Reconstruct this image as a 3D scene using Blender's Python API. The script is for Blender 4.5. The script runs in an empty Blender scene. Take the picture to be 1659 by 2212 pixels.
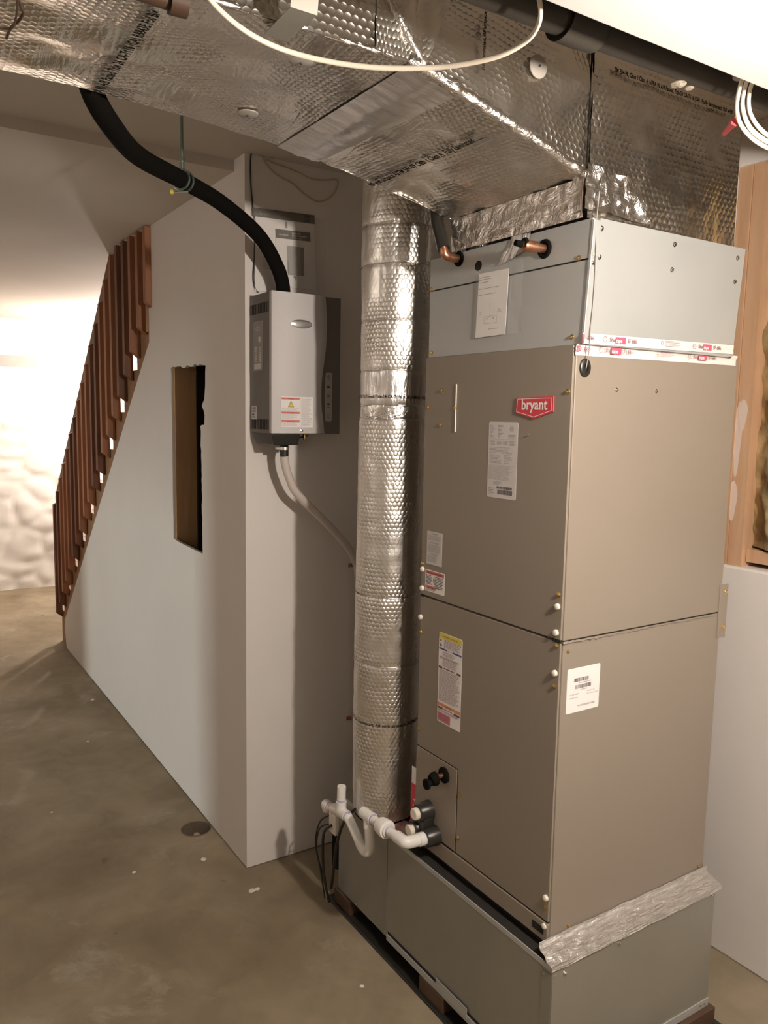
import bpy, bmesh, math, random
from mathutils import Vector, Matrix, noise
random.seed(7)
S = bpy.context.scene
C = S.collection

# ---------------------------------------------------------------- camera
cd = bpy.data.cameras.new('camera'); cam = bpy.data.objects.new('camera', cd); C.objects.link(cam); S.camera = cam
cd.sensor_fit = 'AUTO'; cd.sensor_width = 36.0; cd.lens = 1719.16 * 36 / 2212; cd.clip_start = 0.02
yaw, pitch, roll = math.radians(32.743), math.radians(6.8208), math.radians(-1.00703)
fw = Vector((-math.cos(yaw)*math.cos(pitch), math.sin(yaw)*math.cos(pitch), -math.sin(pitch)))
rt = fw.cross(Vector((0, 0, 1))).normalized(); dn = fw.cross(rt)
r2 = math.cos(roll)*rt + math.sin(roll)*dn; d2 = -math.sin(roll)*rt + math.cos(roll)*dn
cam.matrix_world = Matrix(((r2.x, -d2.x, -fw.x, 1.2182), (r2.y, -d2.y, -fw.y, -1.2540), (r2.z, -d2.z, -fw.z, 1.6070), (0, 0, 0, 1)))

# ---------------------------------------------------------------- world, lights, exposure
S.view_settings.view_transform = 'Standard'; S.view_settings.look = 'None'
S.view_settings.exposure = 0.0; S.view_settings.gamma = 1.0
W = bpy.data.worlds.new('world'); S.world = W; W.use_nodes = True
W.node_tree.nodes['Background'].inputs[0].default_value = (0.9, 0.85, 0.8, 1)
W.node_tree.nodes['Background'].inputs[1].default_value = 0.02
def point(name, loc, power, col, rad):
    l = bpy.data.lights.new(name, 'POINT'); l.energy = power; l.color = col; l.shadow_soft_size = rad
    o = bpy.data.objects.new(name, l); C.objects.link(o); o.location = loc; return o
point('ceiling_bulb', (1.02, -0.215, 1.935), 98, (1.0, 0.88, 0.765), 0.035)
point('stair_bulb', (-5.70, 0.56, 1.98), 95, (1.0, 0.88, 0.78), 0.04)
point('room_fill', (-1.2, -2.9, 2.15), 12, (1.0, 0.90, 0.80), 0.05)  # unseen fill light added to lift the room
def area(name, loc, target, sx, sy, power, col):
    l = bpy.data.lights.new(name, 'AREA'); l.shape = 'RECTANGLE'; l.size = sx; l.size_y = sy; l.energy = power; l.color = col
    o = bpy.data.objects.new(name, l); C.objects.link(o); o.location = loc
    o.rotation_euler = (Vector(target)-Vector(loc)).to_track_quat('-Z', 'Y').to_euler(); return o
area('unseen_cool_light', (-2.7, -6.3, 0.75), (-2.7, -0.2, 0.55), 0.25, 0.9, 100, (0.88, 0.97, 0.94))  # unseen cool light, placed and sized to shape the stair wall patch

# ---------------------------------------------------------------- materials
def mat(name, col, rough=0.6, metal=0.0, bump=0.0, bscale=40, var=0.0, vscale=6, var2=None, spec=0.5, coat=0.0, stretch=(1, 1, 1), detail=4):
    m = bpy.data.materials.new(name); m.use_nodes = True; nt = m.node_tree; b = nt.nodes['Principled BSDF']
    b.inputs['Base Color'].default_value = (*col, 1); b.inputs['Roughness'].default_value = rough; b.inputs['Metallic'].default_value = metal
    b.inputs['Specular IOR Level'].default_value = spec; b.inputs['Coat Weight'].default_value = coat
    if bump or var or var2:
        tc = nt.nodes.new('ShaderNodeTexCoord'); mp = nt.nodes.new('ShaderNodeMapping'); mp.inputs['Scale'].default_value = stretch
        nt.links.new(tc.outputs['Object'], mp.inputs[0])
    if bump:
        n = nt.nodes.new('ShaderNodeTexNoise'); n.inputs['Scale'].default_value = bscale; n.inputs['Detail'].default_value = detail
        bp = nt.nodes.new('ShaderNodeBump'); bp.inputs['Strength'].default_value = bump; bp.inputs['Distance'].default_value = 0.004
        nt.links.new(mp.outputs[0], n.inputs['Vector']); nt.links.new(n.outputs[0], bp.inputs['Height']); nt.links.new(bp.outputs[0], b.inputs['Normal'])
    if var or var2:
        n = nt.nodes.new('ShaderNodeTexNoise'); n.inputs['Scale'].default_value = vscale; n.inputs['Detail'].default_value = 5; n.inputs['Roughness'].default_value = 0.6
        r = nt.nodes.new('ShaderNodeValToRGB'); r.color_ramp.elements[0].position = 0.35; r.color_ramp.elements[1].position = 0.68
        c2 = var2 if var2 else tuple(max(0, c*(1-var)) for c in col)
        r.color_ramp.elements[0].color = (*c2, 1); r.color_ramp.elements[1].color = (*col, 1)
        nt.links.new(mp.outputs[0], n.inputs['Vector']); nt.links.new(n.outputs[0], r.inputs[0]); nt.links.new(r.outputs[0], b.inputs['Base Color'])
    return m
def foil(name, bub=0.6, size=0.0095, wr=0.35, wscale=9, stretch=(1, 1), rough=0.24, col=(0.80, 0.77, 0.73), vor=0.8):
    """bubble-backed foil: hexagonally packed blisters over creased film, UV in metres"""
    m = bpy.data.materials.new(name); m.use_nodes = True; nt = m.node_tree; b = nt.nodes['Principled BSDF']; L = nt.links.new
    b.inputs['Base Color'].default_value = (*col, 1); b.inputs['Metallic'].default_value = 1; b.inputs['Roughness'].default_value = rough
    uv = nt.nodes.new('ShaderNodeUVMap')
    def V(op, a, bb=None, val=None):
        n = nt.nodes.new('ShaderNodeVectorMath'); n.operation = op; L(a, n.inputs[0])
        if val is not None: n.inputs[1].default_value = val
        return n.outputs['Value'] if op == 'LENGTH' else n.outputs[0]
    def Mx(op, a, v=None, bsock=None, clamp=False):
        n = nt.nodes.new('ShaderNodeMath'); n.operation = op; n.use_clamp = clamp; L(a, n.inputs[0])
        if v is not None: n.inputs[1].default_value = v
        if bsock is not None: L(bsock, n.inputs[1])
        return n.outputs[0]
    k = 3 ** 0.5
    q = V('MULTIPLY', uv.outputs[0], val=(1/size, 1/(size*k), 0))
    def cell(off):
        a = V('ADD', q, val=(off, off, 0)); a = V('FRACTION', a); a = V('SUBTRACT', a, val=(0.5, 0.5, 0)); a = V('MULTIPLY', a, val=(1, k, 0)); return V('LENGTH', a)
    d = Mx('MINIMUM', cell(0), bsock=cell(0.5))
    d = Mx('MULTIPLY', d, 2.05); d = Mx('POWER', d, 3.0); d = Mx('SUBTRACT', d, 1.0, clamp=False); d = Mx('MULTIPLY', d, -1.0, clamp=True)
    nz = nt.nodes.new('ShaderNodeTexNoise'); nz.inputs['Scale'].default_value = 7; nz.inputs['Detail'].default_value = 3; L(uv.outputs[0], nz.inputs['Vector'])
    rp = nt.nodes.new('ShaderNodeMapRange'); rp.inputs[1].default_value = 0.40; rp.inputs[2].default_value = 0.66; rp.inputs[3].default_value = 0.08; rp.inputs[4].default_value = 1.0
    L(nz.outputs[0], rp.inputs[0]); d = Mx('MULTIPLY', d, bsock=rp.outputs[0])
    b1 = nt.nodes.new('ShaderNodeBump'); b1.inputs['Strength'].default_value = bub; b1.inputs['Distance'].default_value = 0.0030; L(d, b1.inputs['Height'])
    st = V('MULTIPLY', uv.outputs[0], val=(stretch[0], stretch[1], 1))
    w = nt.nodes.new('ShaderNodeTexNoise'); w.inputs['Scale'].default_value = wscale; w.inputs['Detail'].default_value = 6; w.inputs['Roughness'].default_value = 0.55; w.inputs['Distortion'].default_value = 0.6
    L(st, w.inputs['Vector'])
    w2 = nt.nodes.new('ShaderNodeTexVoronoi'); w2.feature = 'DISTANCE_TO_EDGE'; w2.inputs['Scale'].default_value = wscale*1.7; L(st, w2.inputs['Vector'])
    e = Mx('MINIMUM', w2.outputs['Distance'], 0.06); e = Mx('MULTIPLY', e, vor)
    h = Mx('ADD', w.outputs[0], bsock=e)
    b2 = nt.nodes.new('ShaderNodeBump'); b2.inputs['Strength'].default_value = wr; b2.inputs['Distance'].default_value = 0.012; L(h, b2.inputs['Height'])
    L(b2.outputs[0], b1.inputs['Normal']); L(b1.outputs[0], b.inputs['Normal'])
    return m
M = {}
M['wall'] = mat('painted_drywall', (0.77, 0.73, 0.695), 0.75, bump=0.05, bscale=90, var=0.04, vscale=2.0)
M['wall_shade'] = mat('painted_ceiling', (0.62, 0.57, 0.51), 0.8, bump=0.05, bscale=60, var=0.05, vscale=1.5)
M['soffit'] = mat('soffit_paint', (0.60, 0.585, 0.57), 0.6, bump=0.08, bscale=30, var=0.03, vscale=8)
M['stone'] = mat('whitewashed_stone', (0.85, 0.82, 0.79), 0.8, bump=0.25, bscale=14, var=0.08, vscale=3)
M['paper_edge'] = mat('cut_gypsum', (0.55, 0.48, 0.42), 0.9, bump=0.4, bscale=200)
M['dark'] = mat('dark_void', (0.01, 0.008, 0.006), 1.0, var=0.2)  # near-black, puts the shade of wall cavities into the colour
M['wood'] = mat('framing_pine', (0.58, 0.37, 0.23), 0.6, bump=0.1, bscale=20, var2=(0.50, 0.30, 0.175), vscale=5, stretch=(7, 7, 0.5))
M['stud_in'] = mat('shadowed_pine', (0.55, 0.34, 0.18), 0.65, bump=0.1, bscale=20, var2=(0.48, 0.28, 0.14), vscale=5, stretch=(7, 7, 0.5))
M['redwood'] = mat('redwood', (0.33, 0.140, 0.062), 0.55, bump=0.1, bscale=20, var2=(0.26, 0.105, 0.045), vscale=4, stretch=(9, 9, 0.6))
M['redwood_dark'] = mat('redwood_dark', (0.21, 0.085, 0.038), 0.55, bump=0.1, bscale=20, var2=(0.10, 0.036, 0.017), vscale=4, stretch=(9, 9, 0.6))
M['stringer'] = mat('stringer_fir', (0.34, 0.19, 0.10), 0.6, var2=(0.27, 0.14, 0.07), vscale=5, stretch=(4, 4, 4))
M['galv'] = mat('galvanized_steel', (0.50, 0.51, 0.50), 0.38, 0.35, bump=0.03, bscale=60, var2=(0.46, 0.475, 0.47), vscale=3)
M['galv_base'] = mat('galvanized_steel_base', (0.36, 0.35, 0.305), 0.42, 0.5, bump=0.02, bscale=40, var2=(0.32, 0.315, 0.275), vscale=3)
M['taupe'] = mat('taupe_paint', (0.235, 0.190, 0.150), 0.48, 0.25, bump=0.03, bscale=400)
M['taupe_lit'] = mat('taupe_lit_side', (0.43, 0.375, 0.315), 0.42, 0.25, bump=0.02, bscale=300)  # unused lighter copy with the side's light put into the taupe
M['black'] = mat('black_rubber', (0.007, 0.0065, 0.0055), 0.9, spec=0.08, bump=0.1, bscale=60)
M['blackp'] = mat('black_plastic', (0.02, 0.019, 0.016), 0.35, bump=0.05, bscale=60)
M['gap'] = mat('shadow_gap', (0.012, 0.01, 0.008), 0.9, var=0.1)
M['pvc'] = mat('white_pvc', (0.80, 0.78, 0.75), 0.35, bump=0.03, bscale=60)
M['primer'] = mat('purple_primer', (0.36, 0.30, 0.52), 0.5, var2=(0.6, 0.56, 0.66), vscale=60)
M['cable'] = mat('cream_cable', (0.80, 0.72, 0.60), 0.4, bump=0.05, bscale=40)
M['ycable'] = mat('yellow_cable', (0.50, 0.40, 0.24), 0.5, var=0.1)
M['brass'] = mat('zinc_yellow', (0.75, 0.55, 0.22), 0.25, 1.0, var=0.1)
M['zinc'] = mat('zinc', (0.75, 0.75, 0.74), 0.2, 1.0, var=0.1)
M['capw'] = mat('cream_plug', (0.78, 0.72, 0.62), 0.5, var=0.06, vscale=80)
M['copper'] = mat('copper', (0.62, 0.33, 0.22), 0.35, 0.9, bump=0.05, bscale=40, var2=(0.42, 0.20, 0.12), vscale=40)
M['label'] = mat('label_paper', (0.82, 0.79, 0.78), 0.35, var=0.02)
M['label_dim'] = mat('silver_label', (0.60, 0.57, 0.56), 0.35, var=0.03)
M['ink'] = mat('ink', (0.06, 0.055, 0.055), 0.6, var=0.1)
M['inkgrey'] = mat('grey_ink', (0.33, 0.31, 0.31), 0.6, var=0.1)
M['inkmaroon'] = mat('maroon_ink', (0.20, 0.09, 0.10), 0.6, var=0.1)
M['red'] = mat('red_print', (0.62, 0.05, 0.07), 0.4, var=0.05)
M['redsoft'] = mat('soft_red_print', (0.66, 0.18, 0.16), 0.5, var=0.05)
M['pinkred'] = mat('pink_red_print', (0.72, 0.10, 0.17), 0.45, var=0.05)
M['pink'] = mat('pink_print', (0.62, 0.22, 0.28), 0.5, var=0.05)
M['orange'] = mat('orange_print', (0.66, 0.27, 0.14), 0.5, var=0.05)
M['yellow'] = mat('yellow_print', (0.72, 0.60, 0.10), 0.4, var=0.05)
M['blue'] = mat('blue_print', (0.08, 0.09, 0.28), 0.5, var=0.05)
M['whiteink'] = mat('white_ink', (0.85, 0.82, 0.80), 0.4, var=0.03)
M['hum'] = mat('humidifier_silver', (0.52, 0.50, 0.50), 0.5, 0.0, bump=0.02, bscale=300)
M['humgrey'] = mat('humidifier_grey', (0.145, 0.132, 0.122), 0.5, bump=0.03, bscale=300)
M['chrome'] = mat('chrome', (0.85, 0.84, 0.83), 0.32, 1.0, var=0.02)
M['hosew'] = mat('translucent_hose', (0.62, 0.56, 0.51), 0.3, var=0.05, coat=0.3)
M['concrete'] = None
M['duct_foil'] = foil('duct_bubble_foil', 0.46, 0.0140, 0.30, 6, (1.6, 0.5), 0.37)
M['trunk_foil'] = foil('trunk_bubble_foil', 0.40, 0.0140, 0.45, 8, (0.5, 1.6), 0.27, (0.74, 0.70, 0.64))
M['plen_foil'] = foil('plenum_bubble_foil', 0.42, 0.0155, 0.22, 5, (1.5, 0.5), 0.27, (0.74, 0.70, 0.64))
M['crink'] = foil('crinkled_foil', 0.0, 0.0095, 0.9, 20, (1, 1), 0.26, (0.80, 0.77, 0.73), 0.5)
M['foiltape'] = foil('foil_tape', 0.0, 0.0095, 0.45, 22, (2.2, 0.4), 0.30, (0.84, 0.82, 0.80), 0.0)
M['basetape'] = foil('base_seal_tape', 0.0, 0.0095, 1.0, 45, (3.0, 0.45), 0.27, (0.84, 0.82, 0.80), 0.4)
M['foilink'] = mat('foil_print', (0.015, 0.012, 0.009), 0.8, spec=0.1, var=0.1)
M['ptape'] = mat('printed_foil_tape', (0.84, 0.78, 0.76), 0.33, 0.15, bump=0.15, bscale=25, var=0.03)
M['washer'] = mat('nylon_washer', (0.40, 0.37, 0.33), 0.5, var=0.05)
M['abs'] = mat('drain_pipe_black', (0.042, 0.036, 0.027), 0.6, bump=0.1, bscale=20, var2=(0.030, 0.025, 0.019), vscale=4)
M['brown_abs'] = mat('brown_pipe', (0.09, 0.05, 0.03), 0.5, var=0.2)
M['blob'] = mat('dried_foam', (0.34, 0.30, 0.24), 0.8, bump=0.4, bscale=60, var=0.2, vscale=30)
M['batt'] = mat('fibreglass', (0.50, 0.38, 0.18), 0.95, bump=1.0, bscale=30, var2=(0.30, 0.21, 0.10), vscale=14)
M['mud'] = mat('joint_compound', (0.72, 0.58, 0.50), 0.8, bump=0.2, bscale=30, var=0.08)
M['clampgreen'] = mat('zinc_clamp_green', (0.30, 0.38, 0.34), 0.3, 0.9, var=0.1)
M['paper'] = mat('paper', (0.86, 0.83, 0.81), 0.6, var=0.02)
M['pampgrey'] = mat('pamphlet_grey', (0.15, 0.135, 0.115), 0.5, var=0.1)
M['photo_grey'] = mat('pamphlet_photo', (0.42, 0.40, 0.38), 0.5, var=0.1)
M['photo_mid'] = mat('pamphlet_photo_dark', (0.28, 0.265, 0.25), 0.5, var=0.1)
M['reddish'] = mat('reddish_card', (0.36, 0.13, 0.11), 0.6, var2=(0.45, 0.32, 0.28), vscale=30)
M['stone_gray'] = mat('rubble', (0.42, 0.33, 0.26), 0.9, bump=0.5, bscale=40, var=0.2)
M['hole'] = mat('drain_hole', (0.17, 0.13, 0.09), 0.9, bump=0.3, bscale=40, var=0.3, vscale=20)
M['crumb'] = mat('plaster_crumb', (0.75, 0.72, 0.62), 0.8, var=0.1)
def concrete():
    m = bpy.data.materials.new('concrete_slab'); m.use_nodes = True; nt = m.node_tree; b = nt.nodes['Principled BSDF']; L = nt.links.new
    tc = nt.nodes.new('ShaderNodeTexCoord')
    def nz(sc, det=6, dist=0.0, rough=0.6):
        n = nt.nodes.new('ShaderNodeTexNoise'); n.inputs['Scale'].default_value = sc; n.inputs['Detail'].default_value = det; n.inputs['Distortion'].default_value = dist; n.inputs['Roughness'].default_value = rough
        L(tc.outputs['Object'], n.inputs['Vector']); return n.outputs[0]
    def ramp(s, p0, c0, p1, c1):
        r = nt.nodes.new('ShaderNodeValToRGB'); r.color_ramp.elements[0].position = p0; r.color_ramp.elements[1].position = p1
        r.color_ramp.elements[0].color = (*c0, 1); r.color_ramp.elements[1].color = (*c1, 1); L(s, r.inputs[0]); return r.outputs[0]
    def mix(f, a, bb, mode='MIX'):
        n = nt.nodes.new('ShaderNodeMix'); n.data_type = 'RGBA'; n.blend_type = mode
        if isinstance(f, float): n.inputs[0].default_value = f
        else: L(f, n.inputs[0])
        L(a, n.inputs[6]); L(bb, n.inputs[7]); return n.outputs[2]
    base = ramp(nz(1.6, 5, 0.3), 0.36, (0.205, 0.163, 0.104), 0.66, (0.310, 0.258, 0.182))
    mid = ramp(nz(6, 7, 0.8), 0.35, (0.43, 0.43, 0.43), 0.65, (0.57, 0.57, 0.57))
    c = mix(0.8, base, mid, 'OVERLAY')
    rgb = nt.nodes.new('ShaderNodeRGB'); rgb.outputs[0].default_value = (0.40, 0.36, 0.29, 1)
    pale = ramp(nz(3.2, 8, 0.4, 0.72), 0.585, (0, 0, 0), 0.69, (0.6, 0.6, 0.6))
    c = mix(pale, c, rgb.outputs[0])
    dk = nt.nodes.new('ShaderNodeRGB'); dk.outputs[0].default_value = (0.09, 0.07, 0.05, 1)
    spots = ramp(nz(9, 3, 0.2), 0.70, (0, 0, 0), 0.76, (0.55, 0.55, 0.55)); c = mix(spots, c, dk.outputs[0])
    L(c, b.inputs['Base Color']); b.inputs['Roughness'].default_value = 0.75; b.inputs['Specular IOR Level'].default_value = 0.3
    bp = nt.nodes.new('ShaderNodeBump'); bp.inputs['Strength'].default_value = 0.12; bp.inputs['Distance'].default_value = 0.01
    L(nz(12, 8), bp.inputs['Height']); L(bp.outputs[0], b.inputs['Normal'])
    return m
M['concrete'] = concrete()
def clear(name, col, alpha, rough):
    m = bpy.data.materials.new(name); m.use_nodes = True; nt = m.node_tree
    t = nt.nodes.new('ShaderNodeBsdfTransparent'); g = nt.nodes['Principled BSDF']; x = nt.nodes.new('ShaderNodeMixShader')
    g.inputs['Base Color'].default_value = (*col, 1); g.inputs['Roughness'].default_value = rough; g.inputs['Specular IOR Level'].default_value = 0.9
    n = nt.nodes.new('ShaderNodeTexNoise'); n.inputs['Scale'].default_value = 25; bp = nt.nodes.new('ShaderNodeBump'); bp.inputs['Strength'].default_value = 0.6; bp.inputs['Distance'].default_value = 0.01
    nt.links.new(n.outputs[0], bp.inputs['Height']); nt.links.new(bp.outputs[0], g.inputs['Normal'])
    x.inputs[0].default_value = alpha; nt.links.new(t.outputs[0], x.inputs[1]); nt.links.new(g.outputs[0], x.inputs[2]); nt.links.new(x.outputs[0], nt.nodes['Material Output'].inputs[0])
    return m
M['bag'] = clear('clear_polybag', (0.75, 0.73, 0.70), 0.13, 0.12)

# ---------------------------------------------------------------- helpers
class G:
    """collects faces for one mesh"""
    def __init__(s): s.v = []; s.f = []; s.uv = None
    def add(s, vs, fs):
        o = len(s.v); s.v += [tuple(v) for v in vs]; s.f += [tuple(i+o for i in f) for f in fs]; return s
    def box(s, a, b):
        x0, y0, z0 = a; x1, y1, z1 = b
        vs = [(x0,y0,z0),(x1,y0,z0),(x1,y1,z0),(x0,y1,z0),(x0,y0,z1),(x1,y0,z1),(x1,y1,z1),(x0,y1,z1)]
        return s.add(vs, [(0,3,2,1),(4,5,6,7),(0,1,5,4),(1,2,6,5),(2,3,7,6),(3,0,4,7)])
    def prism(s, pts, ax, a, b):
        """polygon pts in the plane perpendicular to axis ax, extruded a..b"""
        n = len(pts)
        def P(p, t):
            q = list(p); q.insert(ax, t); return tuple(q)
        return s.add([P(p, a) for p in pts]+[P(p, b) for p in pts], [tuple(range(n)), tuple(range(2*n-1, n-1, -1))]+[(i, i+n, (i+1) % n+n, (i+1) % n) for i in range(n)])
    def tube(s, pts, r, n=12, cap=True, closed=False):
        pts = [Vector(p) for p in pts]; R = r if isinstance(r, (list, tuple)) else [r]*len(pts)
        rings = []; up = None
        for i, p in enumerate(pts):
            a = pts[max(0, i-1)]; b = pts[min(len(pts)-1, i+1)]; t = (b-a)
            if t.length < 1e-9: t = Vector((0, 0, 1))
            t.normalize()
            if up is None:
                up = Vector((0, 0, 1)) if abs(t.z) < 0.9 else Vector((1, 0, 0))
            u = (up - t*up.dot(t))
            if u.length < 1e-6: u = t.orthogonal()
            u.normalize(); w = t.cross(u); up = u
            rings.append([p+(u*math.cos(2*math.pi*k/n)+w*math.sin(2*math.pi*k/n))*R[i] for k in range(n)])
        vs = [q for rg in rings for q in rg]; fs = []
        for i in range(len(pts)-1):
            for k in range(n): fs.append((i*n+k, (i+1)*n+k, (i+1)*n+(k+1) % n, i*n+(k+1) % n))
        if cap: fs += [tuple(range(n)), tuple(range(len(vs)-1, len(vs)-n-1, -1))]
        return s.add(vs, fs)
    def cyl(s, a, b, r, n=20): return s.tube([a, b], r, n)
def curve(pts, seg=8):
    P = [Vector(p) for p in pts]; out = []
    for i in range(len(P)-1):
        p0 = P[max(0, i-1)]; p1 = P[i]; p2 = P[i+1]; p3 = P[min(len(P)-1, i+2)]
        for k in range(seg):
            t = k/seg
            out.append(0.5*((2*p1)+(p2-p0)*t+(2*p0-5*p1+4*p2-p3)*t*t+(3*p1-p0-3*p2+p3)*t**3))
    return out+[P[-1]]
def tag(o, label=None, cat=None, group=None, kind=None):
    if label: o['label'] = label
    if cat: o['category'] = cat
    if group: o['group'] = group
    if kind: o['kind'] = kind
    return o
def obj(name, g, m, parent=None, smooth=False, bevel=0.0, uvs=None):
    me = bpy.data.meshes.new(name); me.from_pydata(g.v, [], g.f); me.materials.append(M[m] if isinstance(m, str) else m)
    bm = bmesh.new(); bm.from_mesh(me); bmesh.ops.recalc_face_normals(bm, faces=bm.faces); bm.to_mesh(me); bm.free()
    if uvs:
        ul = me.uv_layers.new(name='UVMap')
        for lp in me.loops: ul.data[lp.index].uv = uvs[lp.vertex_index]
    if smooth:
        for p in me.polygons: p.use_smooth = True
        if smooth == 'auto' and hasattr(me, 'set_sharp_from_angle'): me.set_sharp_from_angle(angle=math.radians(40))
    o = bpy.data.objects.new(name, me); C.objects.link(o)
    if bevel:
        b = o.modifiers.new('bevel', 'BEVEL'); b.width = bevel; b.segments = 2; b.limit_method = 'ANGLE'
    if parent: o.parent = parent; o.matrix_parent_inverse = PINV.get(parent.name, Matrix())
    return o
PINV = {}
def thing(name, label, cat, loc, group=None):
    o = bpy.data.objects.new(name, None); C.objects.link(o); o.location = loc; o.empty_display_size = 0.05
    PINV[o.name] = Matrix.Translation(-Vector(loc))
    return tag(o, label, cat, group)
def box(name, a, b, m, parent=None, bevel=0.0): return obj(name, G().box(a, b), m, parent, bevel=bevel)
def tb(name, pts, r, m, parent=None, n=12): return obj(name, G().tube(pts, r, n), m, parent, smooth='auto')
def sheet(P, nu, nv, h, seed=0, uv0=(0, 0)):
    """subdivided bilinear patch P=(p00,p10,p11,p01) pushed along its normal by h(u,v) ; returns verts, faces, uv in metres"""
    p00, p10, p11, p01 = [Vector(p) for p in P]; nrm = (p10-p00).cross(p01-p00).normalized()
    lu = max((p10-p00).length, (p11-p01).length); lv = max((p01-p00).length, (p11-p10).length); vs = []; uv = []
    for j in range(nv+1):
        for i in range(nu+1):
            u, v = i/nu, j/nv; p = (p00*(1-u)+p10*u)*(1-v)+(p01*(1-u)+p11*u)*v
            vs.append(p+nrm*h(u, v, p)); uv.append((uv0[0]+u*lu, uv0[1]+v*lv))
    return vs, [(j*(nu+1)+i, j*(nu+1)+i+1, (j+1)*(nu+1)+i+1, (j+1)*(nu+1)+i) for j in range(nv) for i in range(nu)], uv
def sheets(name, patches, m, parent):
    g = G(); U = []
    for vs, fs, uv in patches: g.add(vs, fs); U += uv
    return obj(name, g, m, parent, smooth=True, uvs=U)
def nz(p, s, o=0.0): return noise.noise(Vector((p[0]*s+o, p[1]*s+o*1.7, p[2]*s-o)))

# text as real flat meshes ------------------------------------------------
_txt = {}
def text_raw(s, bold):
    key = (s, bold)
    if key not in _txt:
        cu = bpy.data.curves.new('lettering', 'FONT'); cu.body = s; cu.size = 1.0; cu.resolution_u = 2; cu.offset = bold
        o = bpy.data.objects.new('lettering', cu); C.objects.link(o)
        me = bpy.data.meshes.new_from_object(o.evaluated_get(bpy.context.evaluated_depsgraph_get()))
        vs = [tuple(v.co) for v in me.vertices]; fs = [tuple(p.vertices) for p in me.polygons]
        bpy.data.objects.remove(o); bpy.data.curves.remove(cu); bpy.data.meshes.remove(me); _txt[key] = (vs, fs)
    return _txt[key]
class Face:
    """a flat printed face: origin = top-left corner, U right, V up, N out"""
    def __init__(s, o, U, N, V=(0, 0, 1)):
        s.o = Vector(o); s.U = Vector(U).normalized(); s.N = Vector(N).normalized(); s.V = Vector(V).normalized()
    def at(s, x, y, h=0.0): return s.o+s.U*x-s.V*y+s.N*h
    def plate(s, x, y, w, h, t, r=0.0, z0=0.0, k=4):
        pts = []
        r = min(r, w/2-1e-5, h/2-1e-5) if r else 0
        if r:
            for cx, cy, a0 in ((x+w-r, y+r, -90), (x+w-r, y+h-r, 0), (x+r, y+h-r, 90), (x+r, y+r, 180)):
                for i in range(k+1):
                    a = math.radians(a0+90*i/k); pts.append((cx+r*math.cos(a), cy+r*math.sin(a)))
        else: pts = [(x, y), (x+w, y), (x+w, y+h), (x, y+h)]
        return s.poly(pts, t, z0)
    def poly(s, pts, t, z0=0.0):
        n = len(pts); g = G()
        g.add([s.at(px, py, z0) for px, py in pts]+[s.at(px, py, z0+t) for px, py in pts], [tuple(range(n)), tuple(range(2*n-1, n-1, -1))]+[(i, i+n, (i+1) % n+n, (i+1) % n) for i in range(n)])
        return g
    def flat(s, g, x, y, w, h, z): g.add([s.at(x, y, z), s.at(x+w, y, z), s.at(x+w, y+h, z), s.at(x, y+h, z)], [(0, 1, 2, 3)])
    def text(s, g, t, x, y, size, z, width=None, bold=0.0, slant=0.0):
        vs, fs = text_raw(t, bold)
        if not vs: return
        x1 = max(v[0] for v in vs); sx = size if width is None else width/x1
        g.add([s.at(x+v[0]*sx+v[1]*slant*size, y-v[1]*size, z) for v in vs], fs)
    def lines(s, g, x, y, w, h, n, z, fill=0.45, seed=1, short=0.25):
        rd = random.Random(seed); dy = h/n
        for i in range(n):
            cx = x; end = x+w*(1-rd.random()*short)
            while cx < end-w*0.02:
                ww = min(end-cx, w*rd.uniform(0.05, 0.16)); s.flat(g, cx, y+i*dy, ww, dy*fill, z); cx += ww+w*0.018
    def bars(s, g, x, y, w, h, z, seed=1):
        rd = random.Random(seed); cx = x
        while cx < x+w:
            ww = min(rd.choice((0.0006, 0.0006, 0.0011, 0.0017)), x+w-cx); s.flat(g, cx, y, ww, h, z); cx += ww+rd.choice((0.0006, 0.0006, 0.0012))
    def ring(s, g, x, y, r, t, z, n=20, ry=None):
        ry = ry or r
        vs = [s.at(x+math.cos(2*math.pi*i/n)*(r-d), y+math.sin(2*math.pi*i/n)*(ry-d), z) for d in (0, t) for i in range(n)]
        g.add(vs, [(i, (i+1) % n, n+(i+1) % n, n+i) for i in range(n)])
FRONT = lambda x, z, y=0.0: Face((x, y, z), (1, 0, 0), (0, -1, 0))
SIDE = lambda y, z, x=0.0: Face((x, y, z), (0, 1, 0), (1, 0, 0))
def screw(name, p, nrm, parent, m='brass', r=0.0042):
    p = Vector(p); n = Vector(nrm); g = G(); g.tube([p, p+n*0.0008, p+n*0.0012, p+n*0.0035, p+n*0.0042], [r*1.5, r*1.5, r, r, r*0.6], 8)
    return obj(name, g, m, parent, smooth='auto')
M['taupe'] = mat('taupe_enamel', (0.265, 0.225, 0.183), 0.42, 0.1, bump=0.02, bscale=300)
def at(u, v, ax, val):
    """the point on the plane axis=val that lies on the sight line through photo pixel (u, v)"""
    o = cam.matrix_world.translation; d = r2*((u-829.5)/1719.16)+d2*((v-1106)/1719.16)+fw
    return o+d*((val-o[ax])/d[ax])

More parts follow.
